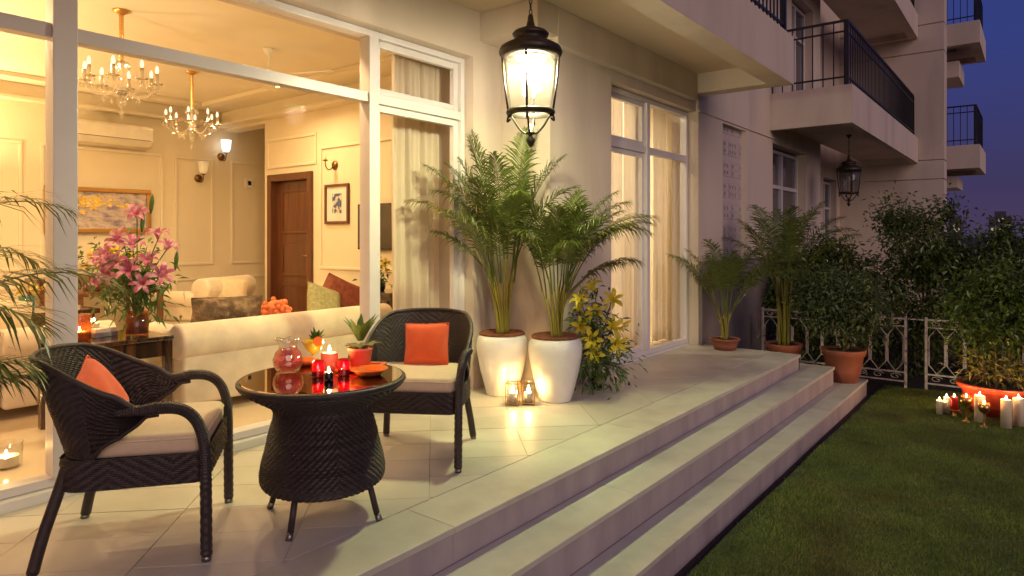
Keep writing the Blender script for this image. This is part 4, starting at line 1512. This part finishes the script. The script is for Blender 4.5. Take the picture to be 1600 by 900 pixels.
for (p, hh, lb) in (((-0.525, 7.625), .15, 'copper stemmed goblet with a candle, between the red and white candles'), ((-0.381, 7.514), .13, 'copper stemmed goblet with a candle at the front of the lawn group')):
    r = root('candle_goblet', (*p, ZL), 0, lb, 'candle', GC)
    MB().lathe([(0, .012), (.032, .004), (.034, 0), (.03, .008), (.008, .02), (.005, .05), (.009, .07), (.005, .09), (.006, hh - .01), (.02, hh), (.04, hh + .02), (.047, hh + .05), (.043, hh + .085), (.041, hh + .085), (.044, hh + .05), (.036, hh + .022), (0, hh + .006)], 24).build('goblet', T['gold'], r, smooth=True)
    MB().lathe([(.045, hh + .051), (.043, hh + .10), (.0415, hh + .10), (.0435, hh + .051)], 24).build('glass_cup', T['smoke'], r, smooth=True)
    MB().lathe([(0, hh + .01), (.03, hh + .025), (.03, hh + .085), (0, hh + .082)], 16).build('wax', T['wax_white'], r, smooth=True)
    flame(r, 0, 0, hh + .084)

# ================================================================== white ornamental railings
def fence_panel(x0, x1, y, label, ncell):
    r = root('white_railing', (x0, y, GZ - .02), 0, label, 'railing', 'white iron railings at the end of the lawn')
    L = x1 - x0
    W = T['white_iron']
    H = .835
    for x in (0, L):
        MB().box(x - .014, x + .014, -.014, .014, 0, H + .012).build('post', W, r, bevel=.003)
    for z, t in ((H - .015, .010), (H - .105, .007), (.19, .009), (.085, .008)):
        MB().box(.0145, L - .0145, -t, t, z - t, z + t).build('rail', W, r)
    c = (L - .03) / ncell
    z0, z1 = .20, H - .113
    hexa = MB().tube([(c / 2, 0, z0), (.012, 0, z0 + .10), (.012, 0, z1 - .10), (c / 2, 0, z1), (c - .012, 0, z1 - .10), (c - .012, 0, z0 + .10)], .0065, 6, closed=True).mesh('hexagon_bar')
    sc1 = MB().tube([(c * .5 + c * .36 * (1 - t * .75) * math.cos(t * 7.5 + .4), 0, .045 + .036 * (1 - t * .75) * math.sin(t * 7.5 + .4)) for t in [k / 16 for k in range(17)]], .0045, 5).mesh('scroll')
    con = MB().box(-.006, .006, -.006, .006, 0, z1 - z0 - .20).mesh('link_bar')
    for me in (hexa, sc1, con):
        me.materials.append(W)
    for k in range(ncell):
        x = .015 + k * c
        link_mesh('hexagon_bar', hexa, None, r, loc=(x, 0, 0))
        link_mesh('scroll', sc1, None, r, loc=(x, 0, H - .108 + .003))
        link_mesh('scroll', sc1, None, r, loc=(x, 0, .093))
        if k:
            link_mesh('link_bar', con, None, r, loc=(x, 0, z0 + .10))
    return r


fence_panel(-2.85, -1.206, 8.98, 'white ornamental iron railing behind the potted ficus', 9)
fence_panel(-1.005, .62, 9.02, 'white ornamental iron railing behind the red planter', 9)
g_ = root('gate_bar', (-1.185, 9.0, GZ), 0, 'thin white bar bridging the gap between the two railings', 'bar')
MB().box(.0, .16, -.006, .006, .79, .804).build('bar', T['white_iron'], g_)

# ================================================================== far city on the skyline
rc = random.Random(99)
for k in range(9):
    ang = R(2.5 + k * 1.9)          # measured from +Y towards -X / +X
    D = rc.uniform(420, 620)
    xx = -38 + k * 21 + rc.uniform(-4, 4)
    w, h = rc.uniform(6, 11), rc.uniform(9, 20)
    b = root('city_block', (xx, D, GZ), 0, 'distant city block on the skyline, number %s from the building edge' % ('one', 'two', 'three', 'four', 'five', 'six', 'seven', 'eight', 'nine')[k], 'building', 'distant city blocks on the skyline')
    MB().box(-w / 2, w / 2, 0, 10, 0, h).box(-w / 4, w / 4, 2, 6, h, h + 3).build('wall', T['city'], b)
    for q in range(7):
        wx, wz = rc.uniform(-w / 2 + 1, w / 2 - 2), rc.uniform(h * .3, h - 2)
        MB().box(wx, wx + 1.3, -.08, -.02, wz, wz + 1.4).build('window', T['city_light'], b)

# ================================================================== inside the living room
def chandelier(loc, label):
    r = root('chandelier', loc, 0, label, 'chandelier', 'crystal chandeliers in the living room')
    # loc is the ceiling point; everything hangs below
    MB().lathe([(0, 0), (.06, 0), (.062, -.008), (.03, -.025), (.012, -.035), (0, -.035)], 20).build('ceiling_rose', T['gold'], r, smooth=True)
    rr = random.Random(5)
    n = 60
    MB().tube([(0, 0, -.03 - .36 * k / n) for k in range(n + 1)], [.012 + .006 * abs(math.sin(k * .9)) for k in range(n + 1)], 7).build('chain_sleeve', T['gold'], r, smooth=True)
    MB().lathe([(0, -.38), (.05, -.385), (.055, -.395), (.02, -.405), (.012, -.43), (.02, -.46), (.012, -.50), (.016, -.55), (.035, -.58), (.045, -.61), (.035, -.635), (.015, -.65), (.012, -.68), (.022, -.70), (.01, -.73), (0, -.74)], 18).build('column', T['crystal'], r, smooth=True)
    MB().lathe([(.03, -.585), (.052, -.60), (.052, -.615), (.03, -.63)], 18).build('hub', T['silver'], r, smooth=True)
    cr = MB()

    def drop(x, y, z, s):
        cr.add([(x, y, z), (x + s * .4, y, z - s * .8), (x, y + s * .4, z - s * .8), (x - s * .4, y, z - s * .8), (x, y - s * .4, z - s * .8), (x, y, z - s * 1.7)],
               [(0, 1, 2), (0, 2, 3), (0, 3, 4), (0, 4, 1), (5, 2, 1), (5, 3, 2), (5, 4, 3), (5, 1, 4)])
    for k in range(8):
        a = k * PI / 4 + .2
        c, s = math.cos(a), math.sin(a)
        pts = smoothpath([(c * q, s * q, z) for q, z in ((.04, -.605), (.10, -.64), (.17, -.635), (.225, -.59), (.24, -.55))], 5)
        ar = MB().tube(pts, .006, 6).build('arm', T['crystal'], r, smooth=True)
        MB().lathe([(0, -.548), (.042, -.540), (.044, -.536), (.016, -.535), (.013, -.53), (.013, -.46), (0, -.46)], 14, (c * .24, s * .24, 0)).build('candle_cup', T['silver'], ar, smooth=True)
        MB().lathe([(0, -.459), (.009, -.457), (.014, -.435), (.010, -.41), (0, -.395)], 10, (c * .24, s * .24, 0)).build('bulb', T['chandelier_bulb'], ar, smooth=True)
        for q in range(5):
            b = q * 2 * PI / 5
            drop(c * .24 + .036 * math.cos(b), s * .24 + .036 * math.sin(b), -.545, .020)
        drop(c * .12, s * .12, -.645, .03)
        drop(c * .055, s * .055, -.40, .022)
        for q in range(4):
            t = q / 4
            drop(c * (.06 + .16 * t), s * (.06 + .16 * t), -.42 - .10 * math.sin(t * 2.5), .012)
    drop(0, 0, -.74, .045)
    tag(cr.build('crystal_drops', T['crystal'], r), kind='stuff')
    return r


chandelier((-5.40, 2.11, ZC), 'crystal candle chandelier in front, nearer the window')
chandelier((-6.83, 3.34, ZC), 'crystal candle chandelier farther back, beside the corridor')

fan = root('ceiling_fan', (-5.45, 3.36, ZC), .4, 'cream ceiling fan on a thin rod behind the upper glass', 'ceiling fan')
MB().lathe([(0, 0), (.05, 0), (.045, -.02), (.03, -.05), (.010, -.06), (.008, -.20), (.05, -.205), (.085, -.225), (.085, -.26), (.04, -.285), (0, -.285)], 20).build('motor', T['ac'], fan, smooth=True)
for k in range(3):
    a = k * 2 * PI / 3
    m = Matrix.Rotation(a, 4, 'Z') @ Matrix.Rotation(.15, 4, 'X')
    MB().prism([(.09, -.03), (.62, -.065), (.64, -.05), (.64, .05), (.62, .065), (.09, .03)], -.243, -.237).xf(m).build('blade', T['ac'], fan)

# unseen uplights added left of the view to brighten walls and ceiling
for (x, y, lb) in ((-4.75, .35, 'added uplighter by the window, outside the picture to the left'), (-6.6, .75, 'added uplighter in mid room, outside the picture to the left'), (-8.5, 1.45, 'added uplighter at the back wall, outside the picture to the left')):
    r = root('added_floor_lamp', (x, y, ZF), 0, lb, 'added floor lamp', 'added uplighters in the living room')
    MB().lathe([(0, 0), (.13, 0), (.13, .015), (.02, .03), (.012, .05), (.012, 1.75), (0, 1.75)], 20).build('stand', T['bronze'], r, smooth=True)
    MB().lathe([(.02, 1.74), (.10, 1.78), (.17, 1.86), (.165, 1.865), (.09, 1.79), (.02, 1.755)], 24).build('bowl', T['bronze'], r, smooth=True)
    MB().lathe([(0, 1.84), (.12, 1.838)], 20).build('glow_disc', T['added_uplight'], r)


def sconce(name, loc, rz, label, lit, shade=True):
    """wall lamp: local +Y points out of the wall"""
    r = root(name, loc, rz, label, 'wall lamp', 'wall lamps in the living room')
    MB().lathe([(0, 0), (.055, 0), (.05, .012), (.02, .03), (0, .03)], 20).xf(Matrix.Rotation(-PI / 2, 4, 'X')).build('rose', T['bronze'], r, smooth=True)
    MB().tube(smoothpath([(0, .02, 0), (0, .06, -.05), (0, .11, -.05), (0, .135, .0), (0, .135, .04)], 5), .007, 6).build('arm', T['bronze'], r, smooth=True)
    MB().lathe([(0, .03), (.03, .045), (.032, .05), (.012, .055), (0, .055)], 14, (0, .135, 0)).build('cup', T['bronze'], r, smooth=True)
    if shade:
        MB().lathe([(.035, .06), (.055, .10), (.068, .22), (.065, .22), (.052, .10), (.033, .062), (0, .061)], 20, (0, .135, 0)).build('shade', T['lampshade_lit'] if lit else T['shade_cream_glow'], r, smooth=True)
    else:
        MB().lathe([(0, .055), (.009, .055), (.009, .11), (0, .12)], 10, (0, .135, 0)).build('candle_sleeve', T['shade_cream_glow'], r, smooth=True)
    return r


sconce('wall_lamp', (XBK + .001, 4.44, 2.04), -PI / 2, 'bronze wall lamp with an unlit cream shade given a faint glow between the wall panels', False)
sconce('wall_lamp', (XBK + .001, 4.76, 2.36), -PI / 2, 'wall lamp with a brightly lit white glass shade by the corridor', True)
sconce('wall_lamp', (-6.40, YD - .001, 2.08), PI, 'bare bronze candle wall lamp above the framed print', False, shade=False)

r = root('air_conditioner', (XBK, 3.33, 2.34), 0, 'long cream split air conditioner high on the back wall', 'air conditioner')
MB().add([(0.001, -.44, 0), (.16, -.44, .03), (.21, -.44, .09), (.21, -.44, .25), (.18, -.44, .28), (0.001, -.44, .28)] + [(0.001, .44, 0), (.16, .44, .03), (.21, .44, .09), (.21, .44, .25), (.18, .44, .28), (0.001, .44, .28)],
         [(5, 4, 3, 2, 1, 0), (6, 7, 8, 9, 10, 11)] + [(k, (k + 1) % 6, 6 + (k + 1) % 6, 6 + k) for k in range(6)]).build('casing', T['ac'], r, bevel=.01)
MB().box(.205, .2125, -.41, .41, .10, .106).build('seam', T['dark_slot'], r)
MB().add([(.165, -.40, .029), (.213, -.40, .088), (.213, .40, .088), (.165, .40, .029), (.161, -.40, .026), (.209, -.40, .085), (.209, .40, .085), (.161, .40, .026)], [(0, 1, 2, 3), (7, 6, 5, 4), (0, 4, 5, 1), (2, 6, 7, 3), (1, 5, 6, 2), (0, 3, 7, 4)]).build('flap', T['ac'], r)

r = root('thermostat', (XBK, 5.17, 2.02), 0, 'small white wall control with a dark screen in the corridor', 'thermostat')
MB().box(.001, .02, -.06, .06, -.07, .07).build('plate', T['ac'], r, bevel=.004)
MB().box(.0201, .024, -.02, .03, -.03, .03).build('screen', T['black_gloss'], r)

r = root('flower_painting', (XBK, 3.23, 1.57), 0, 'wide gilt framed painting of yellow blooms over a mauve field', 'painting')
mb = MB()
for b in ((-.58, .58, -.27, -.22), (-.58, .58, .22, .27), (-.58, -.53, -.22, .22), (.53, .58, -.22, .22)):
    mb.box(.02, .06, *b)
mb.build('frame', T['gold'], r, bevel=.008)
MB().box(.02, .035, -.5299, .5299, -.2199, .2199).build('canvas', T['painting'], r)
mb = MB()
for k in range(120):
    y, z = rl.gauss(-.16, .20), rl.gauss(.08, .05)
    y = max(min(y, .4), -.5)
    z = max(min(z, .2), -.1)
    q = rl.uniform(.012, .03)
    mb.add([(.0352 + .0001 * (k % 20), y + q * math.cos(w), z + q * .7 * math.sin(w)) for w in [i * PI / 3 for i in range(6)]], [(0, 1, 2, 3, 4, 5)])
mb.build('painted_blooms', T['paint_yellow'], r)

r = root('framed_print', (-6.35, YD, 1.63), 0, 'small dark framed print with white mat beside the wooden door', 'picture')
mb = MB()
for (a, b, c, d) in ((-.22, .22, -.23, -.20), (-.22, .22, .20, .23), (-.22, -.19, -.20, .20), (.19, .22, -.20, .20)):
    mb.box(a, b, -.03, -.001, c, d)
mb.build('frame', T['wood'], r, bevel=.004)
MB().box(-.1899, .1899, -.012, -.001, -.1999, .1999).build('mat_board', T['paper'], r)
MB().box(-.085, .085, -.0145, -.0121, -.11, .12).build('print', T['print'], r)

dr = root('wooden_door', (-7.29, YD, ZF), 0, 'dark brown panelled wooden door in its frame at the far wall', 'door')
mb = MB()
mb.box(-.47, -.385, -.04, .12, 0, 2.0).box(.385, .47, -.04, .12, 0, 2.0).box(-.384, .384, -.04, .12, 1.91, 1.999)
mb.build('door_frame', T['wood'], dr, bevel=.006)
lf = MB().box(-.383, .383, .06, .10, 0, 1.905).build('leaf', T['wood'], dr)
for (z0, z1) in ((.15, .62), (.72, 1.15), (1.25, 1.8)):
    for b in ((-.28, .28, z0, z0 + .03), (-.28, .28, z1 - .03, z1), (-.28, -.25, z0 + .03, z1 - .03), (.25, .28, z0 + .03, z1 - .03)):
        MB().box(b[0], b[1], .048, .0599, b[2], b[3]).build('moulding', T['wood'], lf, bevel=.004)
MB().tube([(.32, .055, .98), (.32, .01, .98), (.22, .01, .98)], .009, 8).build('handle', T['gold'], lf, smooth=True)

tv = root('television', (-5.52, YD, 1.36), 0, 'flat dark television on the far wall behind the curtain', 'television')
MB().box(-.40, .40, -.06, -.001, -.25, .25).build('casing', T['black_gloss'], tv, bevel=.006)
MB().box(-.385, .385, -.0625, -.0601, -.235, .235).build('screen', T['tv'], tv)
cb = root('cabinet', (-5.6, 4.55, ZF), 0, 'low black cabinet under the television', 'cabinet')
MB().box(-.65, .65, -.2, .2, .62, .66).build('top', T['ebony'], cb, bevel=.005)
MB().box(-.62, .62, -.17, .19, .06, .6195).build('carcass', T['ebony'], cb)
for k in (-1, 1):
    MB().box(k * .31 - .29, k * .31 + .29, -.188, -.1705, .10, .58).build('door', T['ebony'], cb, bevel=.004)
    MB().ball((k * .06, -.195, .36), .014).build('knob', T['gold'], cb, smooth=True)
    MB().box(k * .55 - .03, k * .55 + .03, -.15, .15, 0, .0595).build('foot', T['ebony'], cb)


def bloom_bunch(r, n, c, rad, m, size, seed, name='bloom'):
    rr = random.Random(seed)
    for k in range(n):
        d = Vector((rr.gauss(0, 1), rr.gauss(0, 1), abs(rr.gauss(.4, .7)))).normalized()
        p = Vector(c) + Vector((d.x * rad[0], d.y * rad[1], d.z * rad[2])) * rr.uniform(.6, 1)
        mb = MB()
        for q in range(12):
            e = (d + Vector((rr.gauss(0, .7), rr.gauss(0, .7), rr.gauss(0, .7)))).normalized()
            leaf_blade(mb, p, e, size * .55, size * .42, .2, 2)
        mb.build(name, T[m], r)


r = root('vase_of_blooms', (-5.25, 4.5, ZF + .661), 0, 'small vase of bright yellow flowers on the black cabinet', 'flowers')
MB().lathe([(0, 0), (.035, 0), (.05, .04), (.04, .09), (.03, .11), (.034, .12), (.028, .12), (0, .11)], 18).build('vase', T['black_gloss'], r, smooth=True)
leaves(120, [(0, 0, .17, .07, .07, .05, 1)], .06, 111).build('foliage', T['fern'], r)
bloom_bunch(r, 16, (0, 0, .20), (.10, .10, .13), 'lily_yellow', .075, 112)
r = root('gold_ornament', (-5.95, 4.45, ZF + .661), 0, 'round gold ring ornament on the black cabinet', 'ornament')
MB().tube([(.055 * math.cos(q), 0, .065 + .055 * math.sin(q)) for q in [2 * PI * i / 24 for i in range(24)]], .010, 8, closed=True).build('ring', T['gold'], r, smooth=True)
MB().box(-.03, .03, -.02, .02, 0, .012).build('base', T['gold'], r)


# ---- sofas
def sofa(loc, rz, L, label, m='sofa', back_h=.60, depth=.88, group='cream sofas'):
    """local: back along -X side (x=0 is the rear face), seat towards -X... length along Y, centred"""
    r = root('sofa', loc, rz, label, 'sofa', group)
    h = L / 2
    S = T[m]
    MB().box(-depth, -.205, -h, h, .07, .27).build('base', S, r, bevel=.03, seg=3)
    MB().box(-.20, -.045, -h + .005, h - .005, .075, back_h - .06).build('back', S, r, bevel=.03, seg=3)
    mb = MB()
    mb.tube([(-.125, -h - .01 + (2 * h + .02) * k / 12, back_h - .10) for k in range(13)], .125, 24)
    mb.build('back_roll', S, r, bevel=.025, seg=3)
    for sg in (-1, 1):
        y = sg * (h - .07)
        MB().box(-depth + .02, -.201, y - .085, y + .085, .271, .50).build('arm', S, r, bevel=.03, seg=3)
        MB().tube([(-depth - .0 + (depth - .20) * k / 8, y + sg * .02, .50) for k in range(9)], .10, 18).build('arm_roll', S, r, bevel=.02, seg=3)
    n = 2 if L > 1.4 else 1
    w = (L - .34) / n
    for k in range(n):
        y0 = -h + .17 + k * w
        MB().box(-depth + .01, -.215, y0 + .005, y0 + w - .005, .271, .41).build('seat_cushion', S, r, bevel=.04, seg=4)
    for (x, y) in ((-.08, -h + .08), (-.08, h - .08), (-depth + .07, -h + .08), (-depth + .07, h - .08)):
        MB().lathe([(0, 0), (.02, 0), (.03, .07), (0, .07)], 10, (x, y, 0)).build('foot', T['wood'], r, smooth=True)
    return r


sofa((-4.40, 3.02, ZF), 0, 1.82, 'long cream velvet sofa with its rolled back to the big window')
sofa((-6.15, 1.15, ZF), R(-90), 1.7, 'cream velvet sofa at the left, seen end on behind the window frame')
sofa((-7.35, 4.1, ZF), R(25), .86, 'cream armchair by the corridor with a cushion on it', back_h=.72, depth=.75)


def put(p, yaw, tilt, spin=0):
    return Matrix.Translation(p) @ Matrix.Rotation(yaw, 4, 'Z') @ Matrix.Rotation(tilt, 4, 'X') @ Matrix.Rotation(spin, 4, 'Y')


cushion('fur_bolster', put((-4.76, 2.60, .70), R(90), R(0), R(2)), .56, .20, .18, 'fur', 'long brown fur cushion lying along the sofa back')
cushion('scatter_cushion', put((-4.85, 3.52, .66), R(100), R(-20), R(20)), .36, .34, .14, 'olive', 'olive patterned cushion leaning on the far end of the sofa', group='scatter cushions')
cushion('scatter_cushion', put((-4.92, 3.76, .68), R(60), R(-25), R(28)), .42, .38, .15, 'rust', 'rust brown cushion leaning on the far end of the sofa', group='scatter cushions')
cushion('scatter_cushion', put((-7.28, 3.98, .60), R(60), R(-12), R(4)), .40, .36, .15, 'pillow', 'plain cream cushion on the armchair by the corridor', group='scatter cushions')
cushion('scatter_cushion', put((-5.65, 1.45, .62), R(20), R(-12), R(6)), .40, .40, .15, 'pillow', 'checked cream cushion on the sofa at the left', group='scatter cushions')
r = root('coral_ball', (-4.84, 3.05, .53), 0, 'ruffled orange ball ornament on the sofa seat beside the fur cushion', 'ornament')
MB().ball((0, 0, .11), .10).build('core', T['coral'], r, smooth=True)
for k in range(60):
    d = Vector((rl.gauss(0, 1), rl.gauss(0, 1), rl.gauss(0, 1))).normalized()
    p = Vector((0, 0, .11)) + d * .108
    MB().ball(p, .022, nu=8, nv=6).build('petal_knob', T['coral'], r, smooth=True)
MB().lathe([(0, 0), (.06, 0), (.06, .02), (0, .02)], 16).build('base', T['coral'], r)

# ---- ebony side table behind the glass, with its things
st = root('side_table', (-4.68, 1.74, ZF), 0, 'glossy striped ebony side table just inside the window, holding the pink lilies', 'table')
MB().box(-.27, .27, -.30, .30, .545, .57).build('top', T['ebony'], st, bevel=.004)
MB().box(-.25, .25, -.28, .28, .44, .5445).build('apron', T['ebony'], st)
for (x, y) in ((-.24, -.27), (-.24, .27), (.24, -.27), (.24, .27)):
    MB().box(x - .025, x + .025, y - .025, y + .025, 0, .5440).build('leg', T['ebony'], st, bevel=.003)
ZS = ZF + .5708
v = root('pink_lilies', (-4.62, 1.90, ZS), 0, 'large arrangement of pink lilies and ferns in a copper glass vase', 'flowers')
MB().lathe([(0, 0), (.065, 0), (.068, .006), (.073, .15), (.070, .15), (.064, .01), (0, .01)], 28).build('vase', T['smoke'], v, smooth=True)
MB().lathe([(0, .011), (.062, .011), (.067, .13), (0, .132)], 20).build('stem_bundle', T['dry'], v, smooth=True)
# image right = (.785,.619)
for (a, z, b, s) in ((0.0, .76, .0, .17), (-.06, .60, .05, .18), (.03, .56, .1, .17), (.11, .62, -.05, .16), (.20, .55, .02, .15), (.13, .46, .08, .16), (-.12, .50, .10, .18), (-.18, .44, .05, .18), (-.10, .38, .12, .17), (.04, .42, .14, .17), (.19, .38, .08, .17), (-.04, .46, .13, .17), (.12, .34, .14, .15), (-.20, .32, .08, .16)):
    x, y = .785 * a + .619 * b, .619 * a - .785 * b
    d = Vector((x * 2.2 + .35, y * 2.2 - .45, .55)) + Vector((rl.gauss(0, .25), rl.gauss(0, .25), rl.gauss(0, .25)))
    lily(MB(), (x, y, z), d, s * .64, rl).build('lily', T['lily_pink'], v, smooth=True)
    MB().tube(smoothpath([(0, 0, .06), (x * .3, y * .3, z * .6), (x, y, z)], 4), .004, 5).build('flower_stem', T['green_stem'], v)
for (a, z) in ((.09, .82), (.03, .70), (.25, .45)):
    bud((.785 * a, .619 * a, z - .03), (.1, .05, 1), .13).build('bud', T['fern'], v, smooth=True)
leaves(560, [(0, 0, .36, .13, .13, .14, 1), (0, 0, .28, .15, .15, .05, .6)], .075, 121, thin=.25, shell=.1).build('foliage', T['fern'], v)
for k in range(13):
    frond_mesh((0, 0, .20), R(k * 28), R(56), .24, R(80), .075, 18, 400 + k, w=.007, r0=.003).build('fern_frond', T['fern'], v)
r = root('candle_jar', (-4.60, 1.56, ZS), 0, 'tall amber glass jar with a candle on the ebony side table', 'candle jar')
MB().lathe([(0, 0), (.062, 0), (.064, .16), (.060, .165), (.058, .01), (0, .01)], 24).build('jar', T['smoke'], r, smooth=True)
MB().lathe([(0, .011), (.05, .011), (.05, .06), (0, .06)], 18).build('wax', T['wax_white'], r)
flame(r, 0, 0, .058)
r = root('book_stack', (-4.77, 1.72, ZS), .2, 'two pale books stacked between the jar and the lilies', 'books')
MB().box(-.10, .10, -.075, .075, 0, .028).build('book', T['book_dark'], r, bevel=.003)
MB().box(-.095, .095, -.07, .07, .0285, .055).build('book', T['paper'], r, bevel=.003)
r = root('small_candle', (-4.77, 1.70, ZS + .0555), 0, 'small white candle burning on top of the books', 'candle')
MB().lathe([(0, 0), (.03, 0), (.032, .03), (.028, .032), (0, .026)], 18).build('wax', T['wax_white'], r, smooth=True)
flame(r, 0, 0, .026)

# ---- console on the back wall with a box of yellow flowers
cs = root('console_table', (-8.62, 3.0, ZF), 0, 'dark wooden console table against the back wall under the painting', 'table')
MB().box(-.2, .2, -.55, .55, .71, .75).build('top', T['wood'], cs, bevel=.005)
MB().box(-.18, .18, -.52, .52, .60, .7095).build('apron', T['wood'], cs)
for (x, y) in ((-.17, -.5), (-.17, .5), (.17, -.5), (.17, .5)):
    MB().box(x - .022, x + .022, y - .022, y + .022, 0, .5995).build('leg', T['wood'], cs)
r = root('flower_trough', (-7.6, 2.87, .70), 0, 'wooden trough of yellow and white flowers on a low table', 'flowers')
MB().add([(-.12, -.22, 0), (.12, -.22, 0), (.12, .22, 0), (-.12, .22, 0), (-.14, -.26, .16), (.14, -.26, .16), (.14, .26, .16), (-.14, .26, .16)], [(0, 3, 2, 1), (4, 5, 6, 7), (0, 1, 5, 4), (1, 2, 6, 5), (2, 3, 7, 6), (3, 0, 4, 7)]).build('trough', T['wood'], r, bevel=.01)
MB().tube([(.145, .04 * math.cos(q), .08 + .04 * math.sin(q)) for q in [2 * PI * i / 16 for i in range(16)]], .007, 6, closed=True).build('ring_handle', T['gold'], r, smooth=True)
leaves(420, [(0, 0, .25, .16, .26, .12, 1)], .08, 131).build('foliage', T['fern'], r)
bloom_bunch(r, 24, (0, 0, .25), (.20, .30, .20), 'petal_cream', .10, 132)
bloom_bunch(r, 14, (0, 0, .25), (.19, .28, .20), 'lily_yellow', .10, 133)
lt = root('low_table', (-7.6, 2.87, ZF), 0, 'low dark table under the flower trough', 'table')
MB().box(-.3, .3, -.42, .42, .62, .659).build('top', T['wood'], lt, bevel=.005)
for (x, y) in ((-.26, -.38), (-.26, .38), (.26, -.38), (.26, .38)):
    MB().box(x - .025, x + .025, y - .025, y + .025, 0, .6195).build('leg', T['wood'], lt)
# ---- table at the far left with turquoise glasses of flowers
ct = root('side_table', (-6.35, 1.95, ZF), 0, 'dark side table at the left edge of the room with turquoise glasses', 'table')
MB().box(-.28, .28, -.26, .26, .58, .62).build('top', T['ebony'], ct, bevel=.004)
MB().box(-.25, .25, -.23, .23, .44, .5795).build('drawer_box', T['ebony'], ct)
for (x, y) in ((-.24, -.22), (-.24, .22), (.24, -.22), (.24, .22)):
    MB().box(x - .022, x + .022, y - .022, y + .022, 0, .4395).build('leg', T['ebony'], ct)
for k, (x, y, lb) in enumerate(((-6.20, 1.92, 'turquoise glass of white flowers on the dark side table, nearer the window frame'), (-6.28, 1.76, 'turquoise glass of white flowers on the dark side table, at the picture edge'))):
    r = root('flower_glass', (x, y, ZF + .6205), 0, lb, 'flowers', 'turquoise glasses of flowers')
    MB().lathe([(0, 0), (.05, 0), (.055, .12), (.052, .12), (.047, .01), (0, .01)], 20).build('glass', T['turquoise'], r, smooth=True)
    bloom_bunch(r, 12, (0, 0, .15), (.07, .07, .07), 'petal_cream', .07, 140 + k)
r = root('floor_candle_jar', (-4.25, 1.10, ZF), 0, 'wide clear glass jar with a burning candle on the floor inside the window', 'candle jar')
MB().lathe([(0, 0), (.07, 0), (.075, .13), (.072, .13), (.067, .01), (0, .01)], 24).build('jar', T['clear'], r, smooth=True)
MB().lathe([(0, .011), (.055, .011), (.055, .06), (0, .058)], 18).build('wax', T['wax_white'], r)
flame(r, 0, 0, .056)
